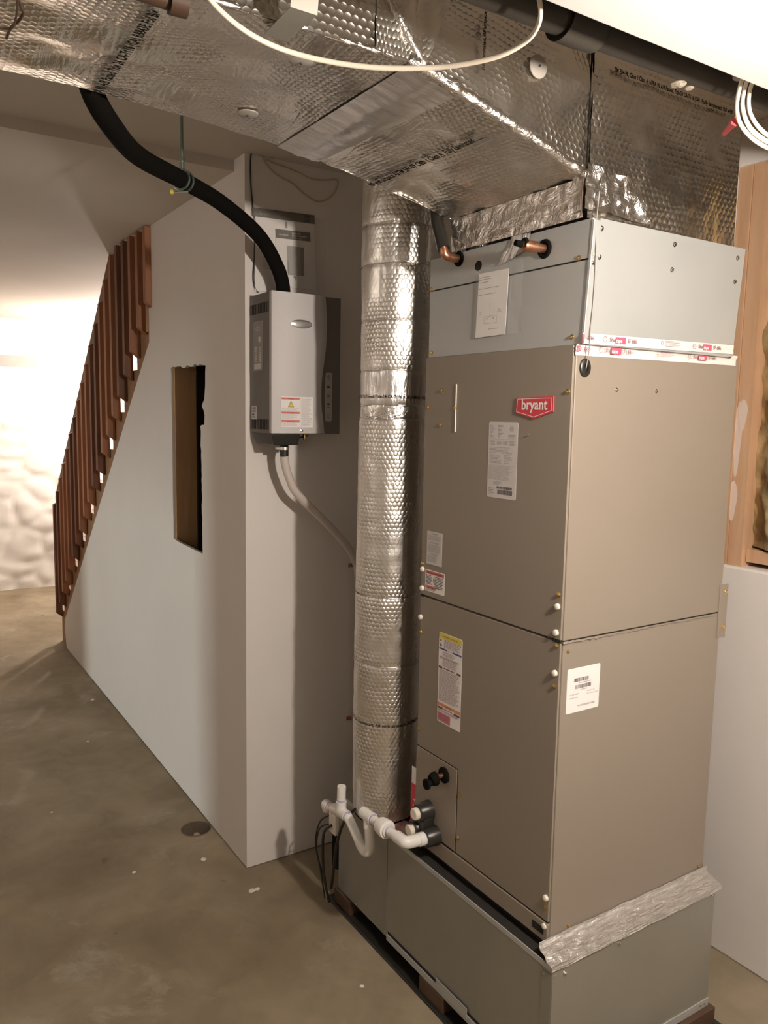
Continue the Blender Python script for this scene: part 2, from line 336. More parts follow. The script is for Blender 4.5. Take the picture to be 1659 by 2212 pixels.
# ================================================================ SETTING
def struct(o, label=None): return tag(o, label, None, None, 'structure')
XW, YW, YR, XF, ZC = -1.273, -0.206, 0.85, -6.48, 2.437
def floor_mesh():
    bm = bmesh.new(); rings = []
    outer = [(-6.9, -3.6), (4.8, -3.6), (4.8, 1.3), (-6.9, 1.3)]; cx, cy, r = -1.632, -0.266, 0.054
    for pts in (outer, [(cx+r*math.cos(a*math.pi/16), cy+r*math.sin(a*math.pi/16)) for a in range(32)]):
        vs = [bm.verts.new((x, y, 0)) for x, y in pts]
        for i in range(len(vs)): bm.edges.new((vs[i], vs[(i+1) % len(vs)]))
    bmesh.ops.triangle_fill(bm, use_beauty=True, edges=bm.edges[:], normal=(0, 0, 1))
    me = bpy.data.meshes.new('floor'); bm.to_mesh(me); bm.free(); me.materials.append(M['concrete'])
    o = bpy.data.objects.new('floor', me); C.objects.link(o); return o
struct(floor_mesh(), 'bare grey concrete basement floor with stains and pale patches')
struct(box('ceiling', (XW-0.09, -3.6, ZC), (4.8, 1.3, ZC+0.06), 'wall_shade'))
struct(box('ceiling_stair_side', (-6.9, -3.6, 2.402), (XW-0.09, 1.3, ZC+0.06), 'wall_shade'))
struct(box('soffit', (0.39, -3.4, 2.15), (2.8, YR, ZC), 'soffit', bevel=0.003), 'boxed-in white drywall soffit over the right side')
# stair side wall with its sloping top and the ragged cut-out
def wall_with_hole(name, outer, hole, y0, y1, m):
    bm = bmesh.new()
    for pts in (outer, hole):
        vs = [bm.verts.new((x, y0, z)) for x, z in pts]
        for i in range(len(vs)): bm.edges.new((vs[i], vs[(i+1) % len(vs)]))
    bmesh.ops.triangle_fill(bm, use_beauty=True, edges=bm.edges[:], normal=(0, -1, 0))
    ret = bmesh.ops.extrude_face_region(bm, geom=bm.faces[:])
    for v in ret['geom']:
        if isinstance(v, bmesh.types.BMVert): v.co.y = y1
    bmesh.ops.recalc_face_normals(bm, faces=bm.faces)
    me = bpy.data.meshes.new(name); bm.to_mesh(me); bm.free(); me.materials.append(M[m])
    o = bpy.data.objects.new(name, me); C.objects.link(o); return o
zs = lambda x: 1.906+0.832*(x+2.36)
outer = [(XW, 0.004), (XW, ZC), (-2.347, ZC), (-2.347, zs(-2.347)), (-4.40, zs(-4.40)), (-4.432, 0.15), (-4.39, 0.004)]
rd = random.Random(3); hole = []
def ragged(a, b, n, amp):
    for i in range(n):
        t = i/n; dx, dz = b[0]-a[0], b[1]-a[1]; l = math.hypot(dx, dz); k = rd.uniform(-amp, amp)
        hole.append((a[0]+dx*t-dz/l*k, a[1]+dz*t+dx/l*k))
ragged((-2.05, 1.795), (-1.645, 1.785), 14, 0.007); ragged((-1.645, 1.785), (-1.655, 1.68), 4, 0.002)
hole += [(-1.662, 1.66), (-1.69, 1.636), (-1.672, 1.622), (-1.660, 1.60)]; ragged((-1.665, 1.565), (-1.700, 1.565), 3, 0.001)
ragged((-1.703, 1.56), (-1.694, 1.075), 26, 0.0035); ragged((-1.694, 1.072), (-2.046, 1.080), 6, 0.0015); ragged((-2.046, 1.083), (-2.052, 1.79), 16, 0.002)
ws = struct(wall_with_hole('wall_stair', outer, hole, YW, YW+0.0127, 'wall'), 'white drywall side of the staircase, sloping down at its left end')
for k, (x0, x1) in enumerate(((-2.078, -2.040), (-2.40, -2.36))):
    box('stud', (x0, YW+0.013, 0.02), (x1, YW+0.102, zs(x0)-0.05 if k else ZC-0.02), 'stud_in', ws)
box('stud', (-1.31, YW+0.013, 0.02), (-1.287, YW+0.102, ZC-0.01), 'stud_in', ws)
box('dark_backing', (-2.02, 0.10, 0.02), (-1.33, 0.11, ZC-0.02), 'dark', ws)  # black sheets added so the cut-out reads dark inside
box('dark_backing', (-2.038, YW+0.103, 0.9), (-2.030, 0.10, ZC-0.02), 'dark', ws)
wp = struct(box('wall_partition', (XW-0.0127, YW+0.0128, 0.004), (XW, YR, ZC), 'wall'), 'white drywall end wall the humidifier hangs on')
wr = struct(box('wall_rear', (-6.6, YR, 0.0), (-0.232, YR+0.0127, ZC), 'wall'))
struct(box('wall_rear_lower', (-0.232, YR, 0.0), (4.7, YR+0.12, 1.19), 'wall', bevel=0.006), 'painted lower wall ending in a ledge below the open stud bay')
box('header_board', (-0.232, YR, 2.325), (4.7, YR+0.0127, ZC), 'wall', wr)
box('stud', (-0.230, YR+0.008, 1.19), (-0.190, YR+0.10, 2.325), 'wood', wr)
box('stud', (-0.188, YR+0.012, 1.19), (-0.143, YR+0.10, 2.325), 'wood', wr)
box('stud', (0.27, YR+0.012, 1.19), (0.31, YR+0.10, 2.325), 'wood', wr)
box('plate', (-0.14, YR+0.03, 1.205), (0.27, YR+0.10, 1.243), 'wood', wr)
box('sheathing', (-0.23, YR+0.115, 1.19), (4.7, YR+0.125, 2.4), 'dark', wr)
def smear():
    g = G()
    for cx, cz, rx, rz, dy in ((-0.181, 1.56, 0.012, 0.11, 0), (-0.184, 1.38, 0.014, 0.06, .0), (-0.170, 1.63, 0.014, 0.045, .0006)):
        n = 18; g.add([(cx+rx*math.cos(2*math.pi*i/n)*(1+0.2*math.sin(3*2*math.pi*i/n)), YR+0.0112-dy, cz+rz*math.sin(2*math.pi*i/n)) for i in range(n)], [tuple(range(n))])
    return g
obj('joint_compound_smear', smear(), 'mud', wr)
def batt():
    g = G(); nu, nv = 30, 90
    for j in range(nv+1):
        for i in range(nu+1):
            x = -0.142+0.41*i/nu; z = 1.25+1.07*j/nv; e = min(i, nu-i)/nu
            g.v.append((x, YR+0.055-0.045*min(1, e*5)+0.03*nz((x, z, 0), 9)+0.018*nz((x, z, 1), 26), z))
    g.f = [(j*(nu+1)+i, j*(nu+1)+i+1, (j+1)*(nu+1)+i+1, (j+1)*(nu+1)+i) for j in range(nv) for i in range(nu)]
    return g
tag(obj('insulation_batt', batt(), 'batt', None, smooth=True), 'yellow fibreglass insulation showing in the open stud bay at right', 'insulation')
# far whitewashed stone wall with its ledge
def stone_wall():
    g = G(); nu, nv = 150, 70
    for j in range(nv+1):
        for i in range(nu+1):
            y = -3.4+4.25*i/nu; z = 1.985*j/nv; q = Vector((y*3.2, z*5.0, 0.3)); q += Vector((noise.noise(q*0.7), noise.noise(q*0.7+Vector((9, 3, 1))), 0))*0.5
            d = noise.voronoi(q)[0]; k = min(0.25, d[1]-d[0])/0.25
            g.v.append((XF-0.03+0.016*k+0.03*nz((y, z, 0), 2.2)+0.014*nz((y, z*1.5, 2), 7), y, z))
    g.f = [(j*(nu+1)+i, j*(nu+1)+i+1, (j+1)*(nu+1)+i+1, (j+1)*(nu+1)+i) for j in range(nv) for i in range(nu)]
    return g
struct(obj('wall_far', stone_wall(), 'stone', None, smooth=True), 'whitewashed rubble stone wall at the far left')
struct(box('wall_far_upper', (XF-0.2, -3.6, 2.085), (XF-0.02, 1.0, 2.45), 'wall'))
M['ledge'] = mat('ledge_shade', (0.40, 0.37, 0.35), 0.8, var=0.12, vscale=5)  # grey puts the shaded band on the ledge into its colour
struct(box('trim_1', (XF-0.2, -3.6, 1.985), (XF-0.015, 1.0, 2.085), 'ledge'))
# the sides of the room behind the camera
wf = G(); wf.box((-6.9, -3.5, 0), (-3.214, -3.4, ZC)); wf.box((-2.21, -3.5, 0), (4.8, -3.4, ZC)); wf.box((-3.214, -3.5, 1.15), (-2.21, -3.4, ZC))  # low opening made up to shape the cool patch on the stair wall
struct(obj('wall_front', wf, 'wall'))
struct(box('wall_right', (4.6, -3.4, 0), (4.7, YR+0.1, ZC), 'wall'))

# ---------------------------------------------------------------- floor drain and litter
def drain():
    t = thing('floor_drain', 'round open drain hole in the concrete beside the stair wall', 'drain', (-1.632, -0.266, 0))
    cx, cy, r = -1.632, -0.266, 0.054; g = G(); n = 32
    vs = [(cx+rr*math.cos(2*math.pi*k/n), cy+rr*math.sin(2*math.pi*k/n), z) for rr, z in ((r+0.004, 0.0015), (r, 0.002), (r-0.002, -0.09), (0.001, -0.09)) for k in range(n)]
    g.add(vs, [(i*n+k, i*n+(k+1) % n, (i+1)*n+(k+1) % n, (i+1)*n+k) for i in range(3) for k in range(n)])
    obj('hole_lining', g, 'hole', t, smooth='auto')
drain()
def lump(name, c, r, m, seed, flat=0.7):
    bm = bmesh.new(); bmesh.ops.create_icosphere(bm, subdivisions=2, radius=1)
    g = G(); g.v = [(c[0]+v.co.x*r*(1+0.45*nz(v.co, 1.6, seed)), c[1]+v.co.y*r*(1+0.45*nz(v.co, 1.6, seed+5)), c[2]+v.co.z*r*flat*(1+0.4*nz(v.co, 1.6, seed+9))) for v in bm.verts]
    g.f = [tuple(v.index for v in f.verts) for f in bm.faces]; bm.free(); return obj(name, g, m, None)
tag(lump('rubble_piece', (-1.625, -0.262, -0.052), 0.030, 'stone_gray', 2, 1.2), 'lump of broken concrete lying in the open floor drain', 'rubble')
for i, (u, v, r, lab) in enumerate(((200, 1512, .010, 'angular white chip on the floor near the dark stain by the stair wall'), (190, 1602, .006, 'tiny pale chip alone on the floor, farthest from the camera but one'), (545, 1925, .012, 'larger pale plaster chip on the floor in front of the wall corner'), (556, 1921, .009, 'smaller plaster chip touching the larger one in front of the wall corner'),
    (440, 1857, .010, 'oblong pale chip on the floor just below the drain hole'), (290, 1885, .008, 'pale chip on the open floor left of and below the drain hole'), (782, 2131, .007, 'white crumb on the floor near the front of the return box'), (112, 1755, .005, 'tiny pale crumb near the left edge of the floor'))):
    q = at(u, v, 2, 0.0); tag(lump('plaster_crumb', (q.x, q.y, r*0.18), r, 'crumb', i*3+1, 0.3), lab, 'crumb', 'plaster crumbs on the floor')

# ================================================================ STAIRCASE
def staircase():
    t = thing('staircase', 'open wooden staircase with reddish slatted balusters behind the white wall', 'staircase', (-3.3, 0.2, 0))
    rise, run = 0.197, 0.2386
    xr = lambda k: -2.60-run*k; zt_ = lambda k: 1.805-rise*k
    xl = lambda k: max(xr(k)-run, -4.60)
    def stringer(y0, y1):
        pts = [(xr(-1), zs(xr(-1))-0.03), (xr(-1), zt_(-1))]
        for k in range(-1, 9): pts += [(xl(k), zt_(k))]+([(xl(k), zt_(k+1))] if k < 8 else [])
        pts += [(-4.60, 0.0), (-4.42, 0.0)]
        g = G(); g.prism(pts, 1, y0, y1); return obj('stringer', g, 'stringer', t)
    stringer(YW+0.016, YW+0.054); stringer(0.77, 0.81)
    for k in range(-1, 9):
        box('tread', (xl(k)-0.004, YW+0.0545, zt_(k)-0.028), (xr(k), 0.769, zt_(k)), 'stringer', t, bevel=0.004)
        box('riser', (xl(k)+0.004, YW+0.056, (zt_(k+1) if k < 8 else 0.0)), (xl(k)+0.02, 0.768, zt_(k)-0.0285), 'stringer', t)
    n = 20
    for i in range(n):
        x = -2.316-i*0.1187; zb = 2.06-0.0985*i; zt = min(2.397, 2.19+0.84*(x+3.127)); y0, y1 = YW-0.026, YW+0.012
        g = G(); c = 0.022
        g.prism([(y0, zb+c), (y1, zb-0.008), (y1, zt+0.014 if zt < 2.39 else zt), (y0, zt-(0.0 if zt > 2.39 else 0.008))], 0, x-0.019, x+0.019)
        obj('baluster', g, 'redwood' if (i*7) % 5 not in (1, 3) else 'redwood_dark', t)
    g = G(); zr = lambda x: 1.052+0.848*(x+4.647)+0.01
    g.prism([(-4.70, zr(-4.70)-0.10), (-4.70, zr(-4.70)), (-3.055, zr(-3.055)), (-3.055, zr(-3.055)-0.11)], 1, YW+0.014, YW+0.052)
    obj('handrail', g, 'redwood_dark', t)
    box('newel_post', (-4.475, YW+0.014, 0.0), (-4.437, YW+0.052, 1.06), 'stringer', t)
    box('post', (-2.352, YW-0.012, 1.96), (-2.348, YW+0.03, 2.40), 'stringer', t)
staircase()

# ================================================================ AIR HANDLER (0.5355 x 0.567 x 1.357 m)
WX, DY, ZB, ZS, ZT = -0.5355, 0.567, 0.408, 1.122, 1.765
AH = thing('air_handler', 'tall taupe steel air handler cabinet with a red name badge', 'air handler', (-0.27, 0.28, ZB))
box('lower_casing', (WX, 0.004, ZB), (0, DY, ZS-0.0015), 'taupe', AH, bevel=0.002)
box('upper_casing', (WX, 0.004, ZS+0.0015), (0, DY, ZT), 'taupe', AH, bevel=0.002)
box('joint_gap', (WX+0.003, 0.006, ZS-0.003), (-0.002, DY-0.003, ZS+0.003), 'gap', AH)  # dark strip drawn as the open gap between the casings
up = box('upper_panel', (WX+0.001, -0.0015, ZS+0.0025), (-0.0035, 0.005, ZT-0.001), 'taupe', AH, bevel=0.0008)
lp = box('lower_panel', (WX+0.001, -0.0015, 0.460), (-0.0035, 0.005, ZS-0.0025), 'taupe', AH, bevel=0.0008)
bc = box('bottom_channel', (WX+0.001, -0.004, ZB+0.002), (-0.002, 0.005, 0.4555), 'taupe', AH, bevel=0.0015)
box('panel_gap', (WX+0.002, -0.0006, 0.4550), (-0.004, 0.004, 0.4605), 'gap', AH)
box('slot', (-0.050, -0.0046, 0.4240), (-0.013, -0.0040, 0.4420), 'gap', bc)
box('corner_slot', (-0.028, -0.0022, ZS-0.004), (-0.003, 0.004, ZS+0.004), 'gap', AH)
box('corner_slot', (WX+0.001, -0.0022, ZS-0.0035), (WX+0.016, 0.004, ZS+0.004), 'gap', AH)
ap = box('access_plate', (WX+0.001, -0.0040, 0.463), (-0.3500, -0.0014, 0.689), 'taupe', AH, bevel=0.0008)
g = G(); g.box((WX+0.001, -0.0021, 0.6895), (-0.3485, -0.0012, 0.6920)); g.box((-0.3495, -0.0021, 0.463), (-0.3475, -0.0012, 0.6920)); obj('plate_gap', g, 'gap', AH)
box('wiring_cover_edge', (-0.4005, -0.0042, 1.572), (-0.3985, -0.001, 1.692), 'capw', up)
for x, z in ((-0.459, 1.677), (-0.516, 1.634), (-0.402, 1.633), (-0.461, 1.588), (-0.013, 1.667), (-0.0145, 1.226), (-0.0145, 1.017), (-0.0135, 1.110), (-0.0125, 0.493), (-0.529, 1.21), (-0.529, 1.018), (-0.338, 0.625), (-0.338, 0.505), (-0.524, 0.655), (-0.529, 0.74)):
    screw('screw', (x, -0.0015, z), (0, -1, 0), AH)
def plug(x, z, r=0.0075):
    g = G(); g.tube([(x, -0.001, z), (x, -0.004, z), (x, -0.0075, z), (x, -0.009, z)], [r, r, r*0.85, r*0.4], 12); obj('screw_cap', g, 'capw', AH, smooth='auto')
for x, z in ((-0.0155, 1.199), (-0.0165, 1.140), (-0.0145, 1.048), (-0.0115, 0.516), (-0.0115, 0.447), (-0.527, 1.195), (-0.527, 1.142), (-0.531, 1.060)): plug(x, z)
for y, z in ((0.133, 1.675), (0.266, 1.676), (0.062, 0.432), (0.545, 0.432), (0.02, 1.098)): screw('screw', (0, y, z), (1, 0, 0), AH, 'zinc' if z > 1.5 else 'brass', 0.0032)
screw('screw', (-0.127, -0.0015, 1.572), (0, -1, 0), AH, 'zinc', 0.0015)
# joining bracket at the back corner, and sealant along the side joint
br = box('joint_bracket', (-0.001, DY-0.012, 1.055), (0.003, DY+0.022, 1.195), 'taupe', AH, bevel=0.001)
screw('screw', (0.003, 0.578, 1.176), (1, 0, 0), br); screw('screw', (0.003, 0.576, 1.082), (1, 0, 0), br)
g = G(); rd = random.Random(5); pts = []
for i in range(60): pts.append((0.0008, 0.003+0.555*i/59, ZS-0.004+rd.uniform(-0.002, 0.002)))
g.tube(pts, [rd.uniform(0.001, 0.0026)*(1.6 if i < 12 else 0.8) for i in range(60)], 6); obj('sealant_bead', g, 'taupe', AH, smooth=True)
# grommet
g = G(); gc = Vector((0, 0.030, 1.718)); n = 28
def stad(rx, rz, x):
    return [(x, gc.y+rx*math.cos(2*math.pi*k/n), gc.z+rz*math.sin(2*math.pi*k/n)) for k in range(n)]
rings = [stad(0.0155, 0.0195, 0.0), stad(0.0155, 0.0195, 0.004), stad(0.013, 0.017, 0.006), stad(0.007, 0.009, 0.006), stad(0.006, 0.008, 0.001)]
g.add([p for r in rings for p in r], [(i*n+k, i*n+(k+1) % n, (i+1)*n+(k+1) % n, (i+1)*n+k) for i in range(4) for k in range(n)]+[tuple(range(4*n, 5*n))])
obj('grommet', g, 'blackp', AH, smooth='auto')
# emblem
F = FRONT(-0.174, 1.658, -0.0016)
e = obj('emblem', F.poly([(0.004, 0.002), (0.121, 0.000), (0.122, 0.034), (0.062, 0.050), (0.000, 0.037)], 0.003), 'red', AH, bevel=0.0006)
g = G()
B = [(0.007, 0.0055), (0.116, 0.0038), (0.1165, 0.031), (0.0615, 0.0455), (0.0045, 0.0342)]
for i in range(5):
    a, b2 = Vector(B[i]), Vector(B[(i+1) % 5]); d = (b2-a).normalized(); q = Vector((-d.y, d.x))*0.0006
    g.add([F.at(*(a-q), 0.0032), F.at(*(b2-q), 0.0032), F.at(*(b2+q), 0.0032), F.at(*(a+q), 0.0032)], [(0, 1, 2, 3)])
obj('outline', g, 'whiteink', e)
g = G(); F.text(g, 'bryant', 0.020, 0.029, 0.0330, 0.0034, width=0.084, bold=0.022); obj('lettering', g, 'whiteink', e)
# rating label
F = FRONT(-0.268, 1.600, -0.0016); w, h = 0.103, 0.181
L1 = obj('rating_label', F.plate(0, 0, w, h, 0.0004, 0.004), 'label_dim', AH); Z = 0.0006
g = G(); F.lines(g, .005, .008, .018, .030, 10, Z, .4, 2, .5); F.lines(g, .033, .008, .022, .030, 10, Z, .45, 3, .6); F.ring(g, .082, .016, .0065, .0011, Z); F.text(g, 'UL', .0785, .0185, .006, Z, bold=.01)
F.lines(g, .071, .030, .026, .009, 3, Z, .45, 4, .3)
F.flat(g, .003, .0405, .096, .0004, Z)
for k in range(4): F.lines(g, .008+k*.0225, .045, .017, .011, 4, Z, .5, 5+k, .05)
F.lines(g, .004, .060, .088, .016, 5, Z, .38, 9, .35); F.lines(g, .006, .078, .045, .022, 7, Z, .4, 10, .3); F.lines(g, .058, .078, .03, .022, 6, Z, .3, 11, .5)
F.flat(g, .003, .1025, .092, .0004, Z); F.lines(g, .004, .105, .088, .034, 14, Z, .33, 12, .25); F.lines(g, .022, .1415, .034, .009, 4, Z, .4, 13, .3)
F.lines(g, .004, .158, .024, .019, 5, Z, .4, 14, .4); obj('fine_print', g, 'inkgrey', L1)
g = G(); F.bars(g, .034, .1525, .056, .006, Z, 3); F.bars(g, .038, .1605, .053, .011, Z, 4); obj('barcode', g, 'ink', L1)
# two small warning stickers on the upper panel
F = FRONT(-0.511, 1.304, -0.0016); L2 = obj('warning_sticker', F.plate(0, 0, .068, .090, .0004, .0015), 'label_dim', AH); g = G()
F.text(g, '! WARNING', .020, .0085, .0065, Z, width=.028, bold=.02); F.lines(g, .004, .011, .060, .014, 7, Z, .42, 1, .1); F.text(g, '! AVERTISSEMENT', .013, .0325, .006, Z, width=.042, bold=.02)
F.lines(g, .004, .035, .060, .022, 11, Z, .42, 2, .12); F.text(g, '! ADVERTENCIA', .014, .0635, .006, Z, width=.036, bold=.02); F.lines(g, .004, .066, .044, .018, 9, Z, .42, 3, .1); obj('fine_print', g, 'inkgrey', L2)
F = FRONT(-0.515, 1.198, -0.0016); L3 = obj('warning_sticker', F.plate(0, 0, .087, .059, .0004, .004), 'label', AH)
g = G(); F.flat(g, .002, .002, .083, .0095, Z); F.flat(g, .002, .043, .050, .0080, Z); obj('red_band', g, 'redsoft', L3)
g = G(); F.text(g, '! WARNING  ! AVERTISSEMENT', .008, .0093, .0055, Z+.0003, width=.070, bold=.02); F.text(g, '! WARNING', .013, .0495, .005, Z+.0003, width=.028, bold=.02)
F.lines(g, .004, .014, .030, .027, 7, Z, .5, 6, .3); F.lines(g, .043, .014, .040, .034, 8, Z, .5, 7, .2); F.lines(g, .004, .052, .045, .005, 2, Z, .4, 8, .2); F.flat(g, .0375, .020, .0025, .011, Z); obj('fine_print', g, 'ink', L3)
# long caution label on the lower panel
F = FRONT(-0.445, 1.040, -0.0016); w, h = .100, .247; L4 = obj('caution_label', F.plate(0, 0, w, h, .0004, .004), 'label', AH)
obj('yellow_band', F.plate(.001, .001, .098, .0145, .0003, .003, z0=.0003), 'yellow', L4)
g = G(); F.flat(g, .002, .042, .034, .0045, Z); F.flat(g, .060, .042, .038, .0045, Z); F.text(g, 'NOTICE', .039, .0455, .004, Z, width=.018); obj('blue_band', g, 'blue', L4)
g = G(); F.flat(g, .002, .193, .096, .0085, Z); obj('orange_band', g, 'orange', L4)
obj('pink_panel', F.plate(.002, .219, .056, .025, .0003, .002, z0=.0003), 'pink', L4)
g = G(); F.text(g, 'CAUTION   ! ATTENTION', .020, .0115, .006, Z+.0002, width=.060, bold=.01); F.lines(g, .022, .017, .074, .023, 8, Z, .38, 1, .15); F.poly
F.flat(g, .006, .018, .006, .007, Z); g.add([F.at(.004, .038, Z), F.at(.014, .038, Z), F.at(.009, .027, Z)], [(0, 1, 2)])
F.lines(g, .018, .050, .060, .013, 6, Z, .35, 2, .3); F.lines(g, .006, .065, .088, .007, 3, Z, .5, 3, .2); F.lines(g, .018, .073, .066, .018, 7, Z, .35, 4, .3)
F.flat(g, .002, .0925, .016, .006, Z+.0001); F.flat(g, .080, .0925, .017, .006, Z+.0001); F.lines(g, .024, .0935, .050, .0045, 1, Z, .7, 5, .1)
F.lines(g, .005, .100, .090, .088, 34, Z, .36, 6, .22); F.flat(g, .002, .204, .022, .006, Z+.0001); F.flat(g, .072, .204, .025, .006, Z+.0001); F.lines(g, .028, .205, .038, .004, 1, Z, .7, 7, .1)
F.text(g, '! WARNING', .034, .2000, .006, Z+.0003, width=.024, bold=.01); F.lines(g, .003, .211, .093, .007, 3, Z, .4, 8, .1); F.lines(g, .005, .223, .050, .018, 5, Z+.0003, .35, 9, .1); obj('fine_print', g, 'inkmaroon', L4)
# white shipping label on the side
F = SIDE(0.0215, 1.056, 0.0); w, h = .1045, .1035; L5 = obj('shipping_label', F.plate(0, 0, w, h, .0004, .004), 'label', AH)
g = G(); F.bars(g, .021, .024, .047, .0088, Z, 1); F.bars(g, .026, .040, .051, .0092, Z, 2); obj('barcode', g, 'ink', L5)
g = G(); F.text(g, 'FE4ANB003L00', .036, .0372, .0035, Z, width=.040); F.text(g, '2518F06702', .043, .0535, .0035, Z, width=.022)
F.text(g, 'COLOR TAUPE', .009, .0625, .0042, Z, width=.028); F.text(g, 'HEIGHT 53.00', .008, .0705, .0042, Z, width=.028); F.text(g, 'CHASSIS 01 / 08', .064, .0600, .0032, Z, width=.024); F.text(g, 'OUT: 14-May-2018 3:48', .064, .0665, .0032, Z, width=.035)
F.text(g, 'PO:0090000E13881', .036, .0915, .0060, Z, width=.055); obj('lettering', g, 'ink', L5)
# capped valve on the access plate
V = thing('drain_valve', 'small black capped valve on a copper stem in the lower access plate', 'valve', (-0.405, -0.004, 0.655))
g = G(); g.tube([(-.402, -.0036, .655), (-.402, -.0090, .655), (-.402, -.0120, .655)], [.0215, .0215, .017], 20); obj('flange', g, 'black', V, smooth='auto')
tb('stem', [(-.402, -.010, .655), (-.402, -.036, .655)], .0062, 'copper', V)
g = G(); g.tube([(-.402, -.033, .652), (-.402, -.040, .652), (-.402, -.050, .650)], [.0185, .0185, .014], 20); obj('cap', g, 'black', V, smooth='auto')
g = G(); g.tube([(-.402, -.047, .645), (-.402, -.058, .643), (-.402, -.060, .643), (-.402, -.066, .643)], [.009, .009, .0145, .0145], 18); obj('knob', g, 'black', V, smooth='auto')

# ================================================================ RETURN BASE AND WHAT IT STANDS ON
X0, X1, Y0, Y1, BZ0, BZ1 = -0.930, 0.045, -0.030, 0.560, 0.055, 0.388
tag(box('rubber_mat_strip', (-0.975, -0.046, 0.0), (0.10, 0.585, 0.009), 'blackp', None, bevel=0.002), 'thin dark mat on the floor beneath the sheet metal base', 'mat')
for a, b, lab in (((-.940, -.036, .009), (-.838, .05, .054), 'dark wooden shim block under the far left end of the base'), ((-.452, -.036, .009), (-.340, .05, .054), 'dark wooden shim block under the middle of the base front'),
                  ((-.03, .44, .009), (.062, .572, .054), 'wooden shim block under the back right corner of the base'), ((-.12, -.02, .009), (.02, .06, .054), None), ((-.9, .48, .009), (-.8, .55, .054), None)):
    if lab: tag(box('wooden_block', a, b, 'brown_abs' if a[1] < 0 else 'brown_abs', None, bevel=0.002), lab, 'block')
RB = thing('return_air_box', 'low galvanized sheet metal return box the air handler stands on', 'plenum', (-0.44, 0.27, BZ0))
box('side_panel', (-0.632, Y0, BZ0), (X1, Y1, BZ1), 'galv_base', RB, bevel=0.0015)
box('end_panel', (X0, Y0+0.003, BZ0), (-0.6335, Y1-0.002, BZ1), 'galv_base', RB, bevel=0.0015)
box('seam_flange', (-0.636, Y0-0.0012, BZ0+0.012), (-0.6325, Y0+0.002, BZ1-0.001), 'galv_base', RB)
box('bottom_flange', (-0.625, Y0-0.0045, BZ0+0.001), (X1-0.004, Y0-0.0015, BZ0+0.020), 'galv', RB, bevel=0.0005)
box('bottom_gap', (-0.622, Y0-0.0012, BZ0+0.020), (X1-0.05, Y0+0.001, BZ0+0.028), 'gap', RB)
box('patch_plate', (-0.375, Y0-0.0062, BZ0+0.012), (-0.240, Y0-0.0045, BZ0+0.040), 'galv', RB, bevel=0.0005)
box('corner_angle', (X1-0.030, Y0-0.0016, BZ0+0.004), (X1+0.0005, Y0-0.0002, BZ1-0.02), 'galv_base', RB)
box('corner_angle', (X1+0.0002, Y0, BZ0+0.004), (X1+0.0016, Y0+0.014, BZ1-0.02), 'galv_base', RB)
box('bottom_flange', (X1, Y0+0.02, BZ0), (X1+0.003, Y1, BZ0+0.022), 'galv', RB, bevel=0.0005)
box('top_lip', (X0, Y0-0.0006, BZ1-0.012), (X1, Y0+0.0022, BZ1+0.0006), 'galv', RB)
box('top_gap', (X0+0.3, Y0+0.0025, BZ1-0.0005), (X1-0.03, 0.012, BZ1+0.0008), 'gap', RB)
for ya in (0.012, 0.52): box('support_rail', (WX+0.01, ya, BZ1-0.001), (-0.012, ya+0.02, ZB), 'gap', RB)
for p, n in (((.052-.007, .010, .360), (1, 0, 0)), ((.045, .19, .366), (1, 0, 0)), ((.045, .355, .378), (1, 0, 0)), ((.045, .545, .375), (1, 0, 0)), ((.045, .525, .068), (1, 0, 0)), ((.045, .543, .066), (1, 0, 0)), ((.022, -.030, .362), (0, -1, 0)), ((-.642, -.028, .066), (0, -1, 0)), ((-.81, -.028, .064), (0, -1, 0)), ((-.915, -.028, .37), (0, -1, 0))):
    screw('screw', p, n, RB, 'zinc', 0.0036)
# foil tape bridging cabinet and base on the right side
def base_tape():
    A = []
    prof = [(0.0009, 0.424), (0.0012, 0.411), (0.004, 0.404), (0.018, 0.400), (0.032, 0.396), (0.0455, 0.391), (0.0482, 0.386), (0.0474, 0.378)]
    nv = 110; vs = []; uv = []; rdm = random.Random(2)
    for j in range(nv+1):
        y = -0.030+0.612*j/nv; e = 0.6+0.4*math.sin(j*0.9)
        for i, (x, z) in enumerate(prof):
            k = nz((x*4, y*.35, z*4), 40)*0.0035+nz((x*2, y*.5, z), 20)*0.003+nz((x, y, z), 55)*0.0012+(nz((x, y, z), 70)*0.003 if y < .12 else 0)
            edge = 0.003*nz((i, y, 0), 22) if i in (0, 7) else 0
            yy = y+(0.0 if x < 0.02 else -0.006*(1 if j < 5 else 0))
            vs.append((x+abs(k)*0.6+0.0004, yy, z+abs(k)*0.7+edge)); uv.append((i*0.010, y))
    n = len(prof); fs = [(j*n+i, j*n+i+1, (j+1)*n+i+1, (j+1)*n+i) for j in range(nv) for i in range(n-1)]
    g = G(); g.add(vs, fs); o = obj('foil_tape', g, 'basetape', RB, smooth=True, uvs=uv)
base_tape()

